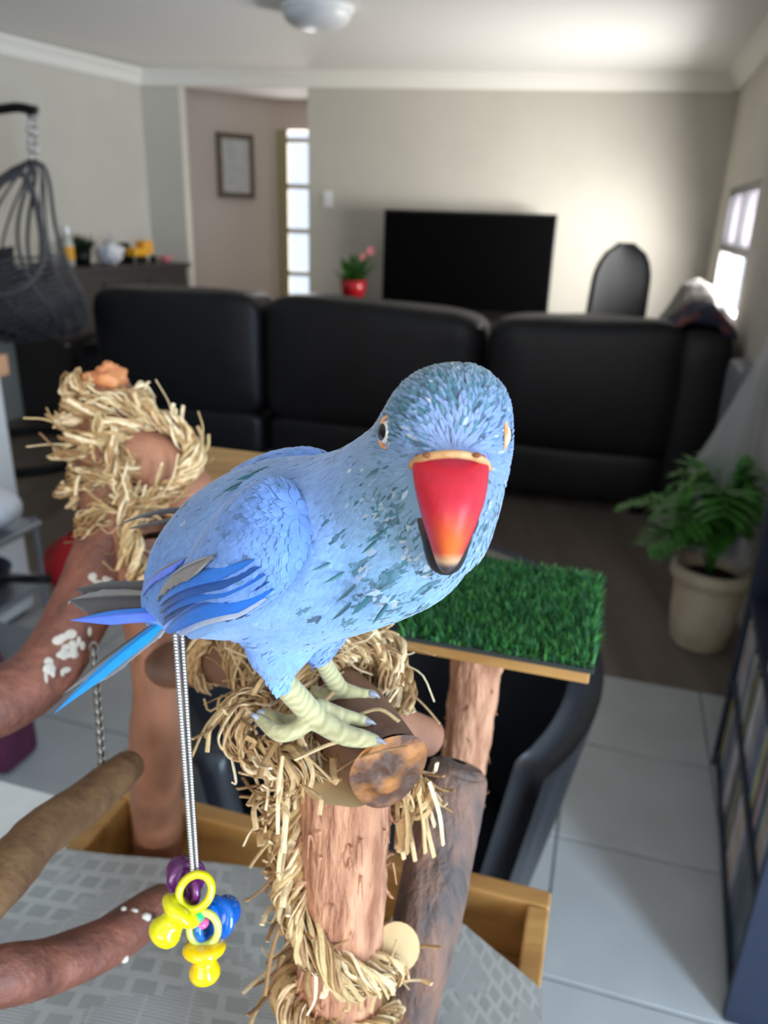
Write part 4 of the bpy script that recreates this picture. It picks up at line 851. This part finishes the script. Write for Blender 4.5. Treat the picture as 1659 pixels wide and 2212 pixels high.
# pacifier charm toy on a doubled ball chain
toy = empty('pacifier_toy', S(430, 2090, .385), 'bird toy of yellow and blue pacifier charms hanging on a beaded chain', 'bird toy')
g = G(); tA, tB = S(378, 1365, .300), S(417, 1895, .372); nb = 86
for k in range(nb):
    c = tA + (tB - tA) * k / (nb - 1); g.add(*ball(c, .00115, 2)); g.add(*ball(c + cR * (.0021 - .0006 * k / nb) + cF * .002 + UP * .0010, .00105, 2))
g.mk('ball_chain', m_steel, toy, smooth=True)
mk('wire_arm', *tube(smoothpath([S(378, 1362, .301), S(384, 1350, .306), S(430, 1260, .42), S(470, 1165, .535)], 20), .0012, 8), m_steel, toy, smooth=True)
m_py = mat('translucent_yellow', (232, 222, 10), .12, spec=.6, sss=.5, coat=.5); m_py2 = mat('translucent_amber_yellow', (246, 206, 10), .12, spec=.6, sss=.5, coat=.5)
m_pb = mat('blue_plastic', (6, 98, 190), .15, coat=.5); m_pp = mat('purple_plastic', (96, 26, 92), .2, coat=.4); m_pg = mat('green_bead', (30, 196, 116), .25); m_pk = mat('pink_bead', (236, 92, 150), .25)
def pacifier(c, ax, ringax, sc_, m, m2, name='pacifier_charm'):
    """ring, shield and teat; ax points from ring to teat"""
    ax = nrm(ax); s1 = nrm(np.cross(ax, ringax)); rx = nrm(np.cross(s1, ax))
    pr = lathe([(.001, -.0006), (.0062, -.0008), (.0088, .0004), (.0094, .0018), (.0088, .0032), (.0066, .0050), (.0050, .0062), (.0054, .0080), (.0066, .0105), (.0068, .0130), (.0056, .0152), (.0034, .0166), (.0005, .0170)], (0, 0, 0), 28)
    o = mk(name, (pr[0] * sc_) @ np.array([s1, rx, ax]) + c, pr[1], m, toy, smooth=True); ORG[o.name] = ORG[toy.name]
    V, Fc = torus(c - ax * .0068 * sc_, .0062 * sc_, .0017 * sc_, ax * 1.15, s1, 26, 10); mk('ring', V, Fc, m2, o, smooth=True); return o
kx = 1.0
pacifier(S(398, 1958, .372), -cR * .62 - cU * .78 - cF * .2, cF, 1.03, m_py, m_py)
pacifier(S(441, 2040, .380), -cU + cR * .02, cF, .97, m_py2, mat('translucent_pale_yellow', (214, 222, 110), .12, spec=.6, sss=.4, coat=.5))
pacifier(S(462, 1985, .388), -cU * .2 + cR * .25 + cF * .9, cR, 1.0, m_pb, m_pb)
pacifier(S(405, 1902, .384), -cR * .5 + cF * .85, cR, .95, m_pp, m_pp)
mk('bead', *ball(S(427, 1979, .374), (.0030, .0030, .0024), 3), m_pg, toy, smooth=True); mk('bead', *ball(S(437, 1993, .376), (.0028, .0028, .0022), 3), m_pk, toy, smooth=True); mk('bead', *ball(S(452, 1932, .378), .0013, 2), m_steel, toy, smooth=True)
mk('bead', *ball(S(424, 1965, .372), (.0012, .0012, .0022), 2), m_steel, toy, smooth=True)

# ------------------------------------------------------------------ the parrot
bird = empty('parrot', S(690, 1580, .335), 'pale blue young parrot with red beak standing on the straw-wrapped perch', 'bird')
def remesh(parts, vox, iters, fac=.5):
    g = G()
    for V, Fc in parts: g.add(V, Fc)
    me = bpy.data.meshes.new('tmp'); me.from_pydata(np.vstack(g.V).tolist(), [], g.F); o = bpy.data.objects.new('tmp', me); sc.collection.objects.link(o)
    m = o.modifiers.new('r', 'REMESH'); m.mode = 'VOXEL'; m.voxel_size = vox
    if iters: s = o.modifiers.new('s', 'SMOOTH'); s.iterations = iters; s.factor = fac
    dg = bpy.context.evaluated_depsgraph_get(); ev = o.evaluated_get(dg); m2 = ev.to_mesh(); n = len(m2.vertices); V = np.zeros(n * 3); m2.vertices.foreach_get('co', V); V = V.reshape(-1, 3)
    Fc = [tuple(p.vertices) for p in m2.polygons]; ev.to_mesh_clear(); bpy.data.objects.remove(o); bpy.data.meshes.remove(me); return V, Fc
def chain(rows, dens=10, sub=3):
    """rows px py slant rpx -> spheres along the way"""
    R_ = []
    for px, py, s, rp in rows: R_.append([*S(px, py, s), rp * s / FPX])
    Q = smoothpath(np.array(R_), max(2, dens * (len(rows) - 1) + 1)); return [ball(q[:3], q[3], sub) for q in Q]
blobs = []
# head to tail main axis
blobs += chain([(962, 945, .205, 143), (925, 1010, .212, 146), (872, 1060, .222, 148), (800, 1115, .236, 158), (715, 1160, .250, 178), (630, 1180, .265, 190), (550, 1200, .280, 178), (470, 1235, .294, 140), (405, 1275, .305, 88), (350, 1310, .312, 44)], 8)
blobs += chain([(965, 930, .202, 138), (975, 1010, .203, 116), (972, 1080, .206, 102), (955, 1150, .213, 96)], 8)             # face and throat
blobs += chain([(985, 905, .203, 118), (1005, 960, .203, 99), (1000, 1060, .207, 86), (980, 1140, .213, 84)], 6)
blobs += chain([(940, 1130, .218, 112), (880, 1185, .228, 128), (800, 1225, .242, 128), (700, 1265, .258, 120), (610, 1310, .272, 98)], 6)   # breast
blobs += chain([(640, 1290, .270, 105), (606, 1370, .282, 80), (602, 1430, .290, 44), (606, 1478, .294, 22)], 6)              # thigh
blobs += chain([(720, 1270, .272, 90), (700, 1340, .292, 62), (690, 1400, .305, 34), (690, 1430, .31, 18)], 6)                # far thigh
Vb, Fb = remesh(blobs, .0014, 22)
# feet: tarsus and toes
leg = []
leg += chain([(604, 1465, .296, 26), (640, 1505, .304, 27), (688, 1556, .312, 25)], 8)
leg += chain([(680, 1550, .312, 26), (740, 1585, .309, 23), (785, 1596, .307, 19), (812, 1600, .307, 12)], 8)
leg += chain([(690, 1530, .314, 21), (735, 1545, .314, 17), (780, 1556, .314, 13), (795, 1560, .314, 9)], 8)
leg += chain([(668, 1552, .312, 22), (635, 1578, .312, 19), (600, 1582, .314, 18), (560, 1552, .318, 12)], 8)
leg += chain([(668, 1552, .316, 20), (620, 1560, .325, 16), (575, 1540, .333, 12)], 6)
leg += chain([(690, 1415, .308, 19), (712, 1455, .322, 20), (735, 1490, .330, 19)], 6)
leg += chain([(735, 1490, .330, 19), (775, 1500, .329, 15), (805, 1500, .329, 10)], 6)
leg += chain([(735, 1490, .330, 18), (700, 1500, .332, 15), (680, 1490, .336, 10)], 6)
V, Fc = remesh([(Vb, Fb)] + leg, .00085, 3)
headc = S(962, 945, .205); beakb = S(970, 1000, .186); rump = S(350, 1310, .312); tailward = nrm(rump - S(860, 1060, .225))
zones = [((965, 815, .195), .015, (116, 124, 132)), ((810, 890, .205), .012, (120, 138, 168)), ((1058, 935, .193), .007, (104, 136, 200)), ((905, 915, .189), .006, (112, 144, 202)), ((985, 925, .186), .005, (148, 164, 198)), ((862, 905, .193), .005, (44, 112, 122)),
         ((855, 1050, .205), .009, (104, 136, 158)), ((880, 1130, .208), .010, (116, 150, 160)), ((860, 1240, .22), .018, (116, 160, 190)), ((770, 1050, .222), .015, (124, 148, 190)), ((620, 1000, .26), .025, (108, 134, 172)),
         ((700, 1230, .235), .022, (132, 170, 226)), ((620, 1330, .26), .020, (130, 170, 236)), ((600, 1430, .285), .018, (134, 174, 240)), ((1075, 1080, .203), .010, (128, 146, 176)), ((470, 1100, .30), .03, (92, 124, 170)), ((400, 1300, .30), .02, (84, 140, 222)), ((960, 1220, .21), .010, (138, 164, 196))]
ZP = np.array([S(*z[0]) for z in zones]); ZR = np.array([z[1] for z in zones]); ZC = np.array([lin(z[2]) for z in zones])
def plum(p):
    d = np.linalg.norm(ZP - p, axis=1) / ZR; w = np.exp(-d * d * .5) + 1e-6 / (d * d + .1); return (w[:, None] * ZC).sum(0) / w.sum()
# where dark teal and whitish feathers turn up: centre, radius, teal share, white share
flecks = [((880, 1255, .218), .022, .42, .24), ((800, 1290, .235), .018, .36, .14), ((870, 1100, .204), .013, .50, .36), ((985, 840, .194), .016, .62, .22), ((880, 890, .19), .009, .62, .12), ((905, 950, .188), .006, .42, .26), ((1075, 860, .197), .009, .45, .15), ((1060, 1120, .203), .013, .46, .3), ((1000, 1010, .195), .01, .1, .2), ((500, 1040, .28), .025, .32, .10), ((940, 1180, .206), .012, .22, .40), ((640, 1260, .25), .02, .04, .08)]
FP = np.array([S(*f[0]) for f in flecks]); FR = np.array([f[1] for f in flecks]); FD = np.array([f[2] for f in flecks]); FW = np.array([f[3] for f in flecks])
TEAL = [lin(c) for c in ((44, 96, 106), (58, 106, 112), (46, 70, 80), (76, 112, 120))]; WHT = [lin(c) for c in ((192, 202, 210), (174, 184, 192), (198, 190, 176))]
legtop = S(604, 1470, .296); skin = lin((194, 184, 136)); skin2 = lin((128, 114, 76)); lt2 = S(690, 1420, .308)
cols = np.array([plum(v) for v in V])
LP = [np.array([[*S(px, py, s)] for px, py, s in seq]) for seq in (((604, 1478, .296), (640, 1505, .304), (688, 1556, .312), (740, 1585, .309), (812, 1600, .307)), ((690, 1530, .314), (795, 1560, .314)), ((668, 1552, .312), (635, 1578, .312), (600, 1582, .314), (560, 1552, .318)), ((668, 1552, .316), (620, 1560, .325), (575, 1540, .333)), ((690, 1425, .308), (735, 1490, .330), (805, 1500, .329)), ((735, 1490, .330), (680, 1490, .336)))]
def legdist(P):
    best = np.full(len(P), 9.)
    for seq in LP:
        for a, b in zip(seq[:-1], seq[1:]):
            ab = b - a; t = np.clip(((P - a) @ ab) / (ab @ ab), 0, 1); best = np.minimum(best, np.linalg.norm(P - a - t[:, None] * ab, axis=1))
    return best
ld = legdist(V); below = V[:, 2] < (legtop[2] - .0005); isleg = (ld < .0078) & (V[:, 2] < legtop[2] + .001)
for i in np.where(isleg)[0]:
    q = .5 + .5 * math.sin(1900 * (V[i] @ nrm(S(640, 1505, .304) - S(604, 1470, .296))) + 1.2 * math.sin(V[i] @ cR * 900)); cols[i] = np.array(skin) * (.55 + .45 * q) + np.array(skin2) * (.45 - .45 * q)
m_body = vmat('plumage_skin', .75, .2, sheen=.2, bump=.25, bscale=500.)
mk('body', V, Fc, m_body, bird, smooth=True, cols=cols)

from mathutils.bvhtree import BVHTree
bvh = BVHTree.FromPolygons([tuple(v) for v in V], Fc)
def hitbody(px, py):
    h = bvh.ray_cast(Vector(cC), Vector(ray(px, py)))[0]; return np.array(h) if h is not None else S(px, py, .2)
# contour feathers: short overlapping blades following the lie of the plumage
def triangles(V, Fc):
    Q = np.array([f for f in Fc if len(f) == 4], int).reshape(-1, 4); T = [Q[:, [0, 1, 2]], Q[:, [0, 2, 3]]]; t3 = [f for f in Fc if len(f) == 3]
    if t3: T.append(np.array(t3, int))
    return np.vstack(T)
def featherset(name, V, Fc, count, flow, size, colf, parent, seed, keep=None, lift=(.0001, .0007), shape=.42):
    rs = np.random.RandomState(seed); T = triangles(V, Fc); A, B, C = V[T[:, 0]], V[T[:, 1]], V[T[:, 2]]; N = np.cross(B - A, C - A); ar = np.linalg.norm(N, axis=1) + 1e-15; N /= ar[:, None]
    cen = (A + B + C) / 3; sz = np.array([size(c)[0] for c in cen[::1]]) if len(cen) < 400000 else None
    w = ar / (sz ** 1.6); w /= w.sum(); idx = rs.choice(len(T), count, p=w); u = rs.rand(count, 2); sw_ = u.sum(1) > 1; u[sw_] = 1 - u[sw_]
    P = A[idx] + (B - A)[idx] * u[:, :1] + (C - A)[idx] * u[:, 1:]; Nn = N[idx]; g = G(); rr = random.Random(seed)
    order = np.arange(count)
    for i in order:
        p, n = P[i], Nn[i]
        if keep is not None and not keep(p): continue
        f = flow(p); f = f - n * (f @ n); l = np.linalg.norm(f)
        if l < 1e-6: continue
        f = f / l; an = rr.gauss(0, .16); s = np.cross(n, f); f = f * math.cos(an) + s * math.sin(an); s = np.cross(n, f); L, W = size(p); L *= rr.uniform(.75, 1.2); W *= rr.uniform(.8, 1.15)
        c = np.array(colf(p, rr)); l0, l1 = lift; bend = .10 * L
        b0 = p + n * l0 * .3; c1 = p + f * L * .38 + n * (l0 + l1 * .5); c2 = p + f * L * .75 + n * (l1 * .9 - bend * .25); c3 = p + f * L + n * (l1 * .9 - bend * .6)
        g.add([b0 - s * W * .18, b0 + s * W * .18, c1 - s * W * .5 - n * bend * .25, c1 + n * bend * .12, c1 + s * W * .5 - n * bend * .25, c2 - s * W * shape - n * bend * .2, c2 + n * bend * .08, c2 + s * W * shape - n * bend * .2, c3], [(0, 1, 3, 2), (1, 4, 3), (2, 3, 6, 5), (3, 4, 7, 6), (5, 6, 8), (6, 7, 8)], c * rr.uniform(.90, 1.10))
    return g.mk(name, m_feather, parent, kind='stuff', smooth=True)
m_feather = vmat('feather_vane', .7, .25, sheen=.25)
eyeL = hitbody(834, 934); eyeR = hitbody(1095, 940)
def flow_body(p):
    d = np.linalg.norm(p - headc); w = min(1, max(0, (d - .014) / .018)); a = nrm(p - beakb)
    if (p - headc) @ cU < -.012 and d < .035: a = nrm(a - cU * .8 - cR * .5)
    t = nrm(tailward + (-UP) * .25)
    if np.linalg.norm(p - S(603, 1430, .289)) < .02: t = nrm(t * .2 - UP)
    return a * (1 - w) + t * w
def size_body(p):
    d = np.linalg.norm(p - headc); w = min(1, max(0, (d - .016) / .03)); return (.0036 + .0036 * w, .0009 + .0013 * w)
def col_body(p, rr):
    c = plum(p); d = np.linalg.norm(FP - p, axis=1) / FR; k = np.exp(-d * d * .8); pt = float((k * FD).max()); pwt = float((k * FW).max()); x = rr.random()
    f = flow_body(p); f = f / (np.linalg.norm(f) + 1e-9); qv = p * 420 - f * (f @ p) * 330; nz = .5 + .62 * mnoise.noise(Vector(qv)); nz2 = .5 + .62 * mnoise.noise(Vector(qv + 50.)) 
    if nz + rr.gauss(0, .05) < pt * 1.05: t = np.array(TEAL[rr.randrange(4)]); m_ = rr.uniform(.6, .95); return c * (1 - m_) + t * m_
    if nz2 + rr.gauss(0, .05) < pwt * 1.0: t = np.array(WHT[rr.randrange(3)]); m_ = rr.uniform(.3, .7); return c * (1 - m_) + t * m_
    return c * (1 + .14 * mnoise.noise(Vector(p * 120)))
bk_c = S(970, 1085, .182)
def keep_body(p):
    if np.linalg.norm(p - eyeL) < .0050 or np.linalg.norm(p - eyeR) < .0042: return False
    q = p - bk_c
    if abs(q @ cR) < .0092 and -.018 < q @ cU < .0125 and (p - headc) @ cF < -.006: return False
    if legdist(p[None])[0] < .0062 and p[2] < legtop[2] + .004: return False
    return True
featherset('plumage', V, Fc, 24000, flow_body, size_body, col_body, bird, 5, keep_body)

# wings
def wing(name, anchors, wpx, thick, seed, colw, outn, cnt):
    """anchors: shoulder, middle, tip on the plumage; a curved flattened pad with covert feathers"""
    A, Mi, B = [np.asarray(p) for p in anchors]; c = Mi; ax = nrm(B - A); L = np.linalg.norm(B - A) / 2; nz_ = nrm(outn - ax * (np.asarray(outn) @ ax)); sd = np.cross(nz_, ax); Vw, Fw = ico(5); V2 = []
    cur = lambda x: Mi + (B - A) / 2 * x + ((A + B) / 2 - Mi) * x * x
    for x, y, z in Vw:
        f = 1 if x < 0 else 1 - .42 * x * x; e = abs(y) ** .9 * (1 if y > 0 else -1); V2.append(cur(x) + sd * e * wpx * f + nz_ * (z * thick * (1 - .30 * x) - .0045 * y * y))
    V2 = np.array(V2); f_ = lambda p: ax
    cb = np.array([colw(v) for v in V2]); o = mk(name, V2, Fw, m_body, bird, smooth=True, cols=cb); ORG[o.name] = ORG[bird.name]
    featherset('covert_feathers', V2, Fw, cnt, f_, lambda p: (.0050 + .003 * max(0, (p - c) @ ax / L), .0026 + .0012 * max(0, (p - c) @ ax / L)), lambda p, rr: colw(p) * (1 + .16 * mnoise.noise(Vector(p * 300))) if rr.random() > .05 else np.array(TEAL[rr.randrange(4)]) * .5 + colw(p) * .5, o, seed, keep=lambda p: (p - c) @ nz_ > -.012, lift=(.0001, .0004), shape=.46)
    return o
wc1, wc2 = np.array(lin((112, 148, 208))), np.array(lin((94, 128, 190))); wt = np.array(lin((70, 116, 160)))
def colw(p):
    q = mnoise.noise(Vector(p * 160)) * .5 + .5; b = wc1 * q + wc2 * (1 - q); t = min(1, max(0, (np.asarray(p) - S(500, 1090, .262)) @ -cR / .03)); b = b * (1 - .45 * t) + wt * .45 * t; return b
off_w = -cF * .0055
near_w = wing('wing', (hitbody(648, 1105) + off_w - cR * -.000, hitbody(520, 1180) + off_w, hitbody(395, 1285) + off_w + cF * .002), .0190, .0075, 31, colw, -cF * .80 - cR * .40 + cU * .35, 4600)
far_w = wing('wing', (S(735, 1015, .272), S(590, 1035, .298), S(440, 1112, .335)), .015, .008, 32, colw, cU * .8 + cF * .5, 1200)
nw = S(520, 1180, .27)
wbv = BVHTree.FromPolygons([near_w.matrix_world @ v.co + Vector(ORG[bird.name]) for v in near_w.data.vertices], [tuple(p.vertices) for p in near_w.data.polygons])
def hitwing(px, py, s, d):
    """a point just proud of the wing pad (or of the body), else at slant s"""
    hs = [h for h in (wbv.ray_cast(Vector(cC), Vector(ray(px, py)))[0], bvh.ray_cast(Vector(cC), Vector(ray(px, py)))[0]) if h is not None]
    return cC + ray(px, py) * ((min(np.linalg.norm(np.array(h) - cC) for h in hs) if hs else s) - d)
def feather(name, base, tip, w, nv, c_in, c_out, c_rach, parent, bend=.06, point=1.6, asym=.35, curve=.0, tears=0, seed=0):
    """long feather: vane either side of a shaft; colours differ inner/outer"""
    base, tip = np.asarray(base, float), np.asarray(tip, float); L = np.linalg.norm(tip - base); t = (tip - base) / L; s = nrm(np.cross(t, nv)); n = np.cross(s, t); rr = random.Random(seed); V = []; C = []; N = 22; M_ = 4
    for i in range(N + 1):
        q = i / N; ctr = base + t * L * q + n * bend * L * math.sin(q * math.pi) + s * curve * L * math.sin(q * math.pi); ww = w * min(1, (q / .18) ** .7 if q < .18 else 1) * (1 - max(0, (q - .55) / .45) ** point); ww = max(ww, w * .03)
        for j in range(-M_, M_ + 1):
            f = j / M_; side = ww * (1 - asym if f > 0 else 1 + asym * .4); back = -abs(f) * .0 ; tear = (tears * rr.uniform(0, 1) * w * .5 if abs(j) == M_ and tears else 0)
            V.append(ctr + s * f * (side - tear) - n * abs(f) ** 1.5 * ww * .22 + t * abs(f) * ww * .5); cc = np.array(c_out if f > .05 else c_in); cc = np.array(c_rach) if j == 0 else cc * rr.uniform(.9, 1.08); C.append(cc)
    k = 2 * M_ + 1; Fc = [(i * k + j, i * k + j + 1, (i + 1) * k + j + 1, (i + 1) * k + j) for i in range(N) for j in range(k - 1)]
    V2 = [v - n * .0003 for v in V]; m0 = len(V); Fc2 = [tuple(m0 + q for q in reversed(f)) for f in Fc]
    return mk(name, V + V2, Fc + Fc2, m_feather, parent, smooth=True, cols=np.array(C + C))
toward = -cF * .8 + cU * .5 - cR * .2
BLU = lin((34, 116, 214)); DBL = lin((26, 84, 160)); WHI = lin((206, 216, 226)); GRY = lin((128, 122, 118)); DGR = lin((72, 68, 68)); CYA = lin((14, 150, 226)); VIO = lin((90, 120, 226)); PAL = lin((150, 190, 232)); TEA = lin((40, 92, 130)); BLK = lin((30, 32, 40))
# flight feathers of the near wing
for k, (b_, t_, w_, ci, co) in enumerate([((585, 1300, .238), (402, 1372, .278), 26, PAL, WHI), ((575, 1292, .2375), (385, 1368, .277), 24, WHI, WHI), ((590, 1272, .236), (356, 1362, .276), 27, BLU, BLU), ((580, 1256, .235), (350, 1350, .275), 27, DBL, BLU), ((572, 1240, .234), (346, 1338, .274), 27, BLU, BLU), ((560, 1224, .234), (344, 1324, .274), 26, DBL, BLU), ((548, 1208, .234), (342, 1310, .274), 24, BLU, TEA)]):
    feather('flight_feather', hitwing(*b_, .0010 + .00025 * k), hitwing(*t_, .0040 + .0003 * k), w_ * .27 / FPX, toward, ci, co, DBL, near_w, bend=.085, point=2.6, seed=k)
feather('flight_feather', hitwing(462, 1200, 0.2440, .004), hitwing(338, 1300, 0.2700, .004), 26 * .27 / FPX, toward, GRY, lin((150, 144, 140)), DGR, near_w, bend=.06, tears=.8, seed=20)
feather('flight_feather', hitwing(400, 1205, 0.2480, .004), hitwing(308, 1288, 0.2760, .004), 17 * .27 / FPX, toward, VIO, GRY, DGR, near_w, bend=.06, tears=.5, seed=21)
# tip of the far wing
feather('flight_feather', S(430, 1095, .31), S(245, 1140, .345), 17 * .32 / FPX, cU - cF * .4, BLK, DGR, BLK, far_w, bend=.06, seed=22)
feather('flight_feather', S(440, 1110, .31), S(275, 1142, .342), 14 * .32 / FPX, cU - cF * .4, DGR, GRY, BLK, far_w, bend=.02, seed=23)
# tail feathers
for k, (b_, t_, w_, ci, co, tr_s) in enumerate([((380, 1290, .300), (150, 1296, .335), 42, DGR, GRY, .9), ((375, 1275, .302), (165, 1272, .34), 36, DGR, DGR, .6), ((385, 1318, .296), (152, 1340, .325), 17, VIO, BLU, 0.), ((372, 1325, .300), (118, 1540, .345), 17, CYA, CYA, 0.), ((378, 1322, .301), (135, 1500, .348), 15, GRY, DGR, .3), ((372, 1330, .304), (205, 1478, .346), 20, lin((168, 172, 178)), WHI, .3), ((378, 1335, .303), (235, 1440, .342), 17, WHI, lin((160, 164, 170)), .3)]):
    feather('tail_feather', S(*b_), S(*t_), w_ * .32 / FPX, toward, ci, co, tuple(np.array(ci) * .6), bird, bend=.03, point=1.1 if k in (2, 3, 4) else 1.8, tears=tr_s, seed=50 + k)
# loose ragged feathers on breast, cheek and back
rr = random.Random(99)
for k, (px, py, s, dx, dy, L) in enumerate([(830, 1145, .2145, -26, 18, .006), (815, 1165, .217, -22, 20, .006), (770, 1260, .229, -24, 22, .008), (745, 1235, .231, -26, 14, .007), (800, 1285, .231, -22, 24, .008), (840, 1300, .229, -18, 24, .008), (760, 1300, .236, -22, 20, .008), (715, 1215, .233, -24, 10, .006), (560, 1020, .268, -30, 10, .008), (530, 1040, .274, -30, 14, .008), (590, 1005, .28, -28, 10, .008), (820, 1010, .2105, -20, 14, .005)]):
    a = hitbody(px, py) - ray(px, py) * .0004; b = a + (nrm(S(px + dx, py + dy, s) - S(px, py, s)) * L) - ray(px, py) * .0012
    feather('loose_feather', a, b, L * .085, -cF, TEAL[k % 4], TEAL[(k + 1) % 4], TEAL[2], bird, bend=.08, point=1.1, seed=200 + k)

# beak
def loft(rows, M_=20, back=.8):
    """rows: centre, half width, half depth towards viewer, half depth away"""
    V = []
    for c, w, df, db in rows:
        for k in range(M_):
            a = 2 * math.pi * k / M_; y = math.sin(a); x = math.cos(a); V.append(np.asarray(c) + cR * w * x + (-cF) * (df * max(0, y) ** .85 if y > 0 else 0) + cF * (db * (-y) if y < 0 else 0))
    n = len(rows); return np.array(V), [(i * M_ + k, i * M_ + (k + 1) % M_, (i + 1) * M_ + (k + 1) % M_, (i + 1) * M_ + k) for i in range(n - 1) for k in range(M_)] + [tuple(range(M_ - 1, -1, -1)), tuple((n - 1) * M_ + k for k in range(M_))]
def brow(px, py, s, w, df, db): return np.array([*S(px, py, s), w * s / FPX, df, db])
keys = [brow(972, 982, .190, 74, .0030, .004), brow(973, 1000, .188, 82, .0052, .005), brow(974, 1040, .1855, 80, .0072, .006), brow(974, 1085, .1845, 71, .0086, .006), brow(972, 1130, .1850, 57, .0090, .0055), brow(970, 1170, .1865, 42, .0086, .0045), brow(967, 1203, .189, 29, .0078, .003), brow(964, 1226, .1915, 17, .0062, .002), brow(962, 1236, .193, 7, .004, .001)]
K = smoothpath(np.array(keys), 44); V, Fc = loft([(k[:3], k[3], k[4], k[5]) for k in K], 28); C = []
red, red2, orn, pale, dk = [np.array(lin(c)) for c in ((184, 22, 42), (206, 52, 62), (222, 104, 40), (206, 160, 120), (70, 62, 66))]
for i in range(44):
    q = i / 43
    for k in range(28):
        a = 2 * math.pi * k / 28; front = max(0, math.sin(a)); c = red * .7 + red2 * .3; o_ = min(1, max(0, (q - .42) / .2)) * front ** 3; c = c * (1 - o_) + orn * o_
        p_ = min(1, max(0, (q - .70) / .07)); c = c * (1 - p_) + pale * p_; d_ = min(1, max(0, (q - .785) / .06)); c = c * (1 - d_) + dk * d_; C.append(c)
mb_ = vmat('beak_horn', .46, .35, namt=.08, nscale=420., bump=.06, bscale=700.); mk('upper_beak', V, Fc, mb_, bird, smooth=True, cols=np.array(C), label='red hooked upper beak with orange ridge and dark tip')
keys = [brow(968, 1075, .201, 80, .002, .006), brow(966, 1120, .2000, 68, .004, .006), brow(965, 1165, .1985, 54, .0050, .006), brow(963, 1205, .1980, 43, .0050, .005), brow(962, 1230, .199, 30, .0040, .004), brow(962, 1241, .2005, 12, .0025, .002)]
K = smoothpath(np.array(keys), 20); V, Fc = loft([(k[:3], k[3], k[4], k[5]) for k in K], 24); C = []
for i in range(20):
    q = i / 19; c = np.array(lin((96, 74, 58))) * (1 - min(1, q * 2.2)) + np.array(lin((34, 28, 28))) * min(1, q * 2.2); C += [c] * 24
mk('lower_beak', V, Fc, mb_, bird, smooth=True, cols=np.array(C), label='dark brown lower beak')
m_cere = mat('orange_tan_cere', (206, 158, 108), .6, c2=(190, 138, 84), scale=300, bump=.2, bscale=500)
arc = [S(890, 1008, .1895), S(900, 994, .186), S(930, 985, .1815), S(973, 981, .180), S(1015, 985, .1815), S(1045, 996, .186), S(1055, 1012, .1895)]
mk('cere', *tube(smoothpath(np.array(arc), 24), .0010, 10), m_cere, bird, smooth=True)
m_nos = mat('nostril', (120, 66, 28), .7)
for px in (922, 1030): mk('nostril', *ball(S(px, 983, .1806), (.0010, .0006, .0007), 3, cR, cF, cU), m_nos, bird, smooth=True)
# eyes
m_iris = mat('pale_grey_iris', (206, 204, 196), .2, coat=.6); m_pup = mat('pupil', (10, 10, 14), .05, coat=1.); m_ring = mat('orange_eye_ring', (226, 140, 70), .7, c2=(206, 170, 130), scale=260, lo=.4, hi=.6)
for (px, py, nv) in ((834, 934, -cR * .88 - cF * .50 + cU * .02), (1095, 940, cR * .99 + cF * .04)):
    c = hitbody(px, py); nv = nrm(nv); u1 = nrm(np.cross(nv, cU)); u2 = np.cross(u1, nv); Rr = .0034; c0 = c - nv * Rr * (.38 if px < 1000 else .62)
    prof = [(Rr * math.sin(a), Rr * math.cos(a)) for a in np.linspace(0, 1.25, 14)]; V, Fc = lathe(prof[::-1], c0, 28, u1, u2, nv); e = mk('eye', V, Fc, m_iris, bird, smooth=True); ORG[e.name] = ORG[bird.name]
    prof = [(Rr * 1.012 * math.sin(a), Rr * 1.012 * math.cos(a)) for a in np.linspace(0, .70, 10)]; V, Fc = lathe(prof[::-1], c0, 28, u1, u2, nv); mk('pupil', V, Fc, m_pup, e, smooth=True)
    V, Fc = torus(c0 + nv * Rr * .36, Rr * 1.02, .0005, u1, u2 * 1.12, 28, 8); mk('eye_ring', V, Fc, m_ring, e, smooth=True)
# claws
m_claw = mat('grey_claw', (150, 152, 162), .3)
for a, b, c in (((806, 1598, .3065), (822, 1600, .3055), (834, 1608, .307)), ((790, 1558, .3135), (802, 1560, .3125), (812, 1565, .3135)), ((562, 1555, .3175), (548, 1545, .3165), (540, 1545, .319)), ((800, 1499, .328), (812, 1501, .327), (820, 1508, .328)), ((578, 1542, .332), (562, 1536, .332), (555, 1540, .334))):
    mk('claw', *tube(smoothpath([S(*a), S(*b), S(*c)], 8), np.linspace(.0016, .0003, 8), 8), m_claw, bird, smooth=True)
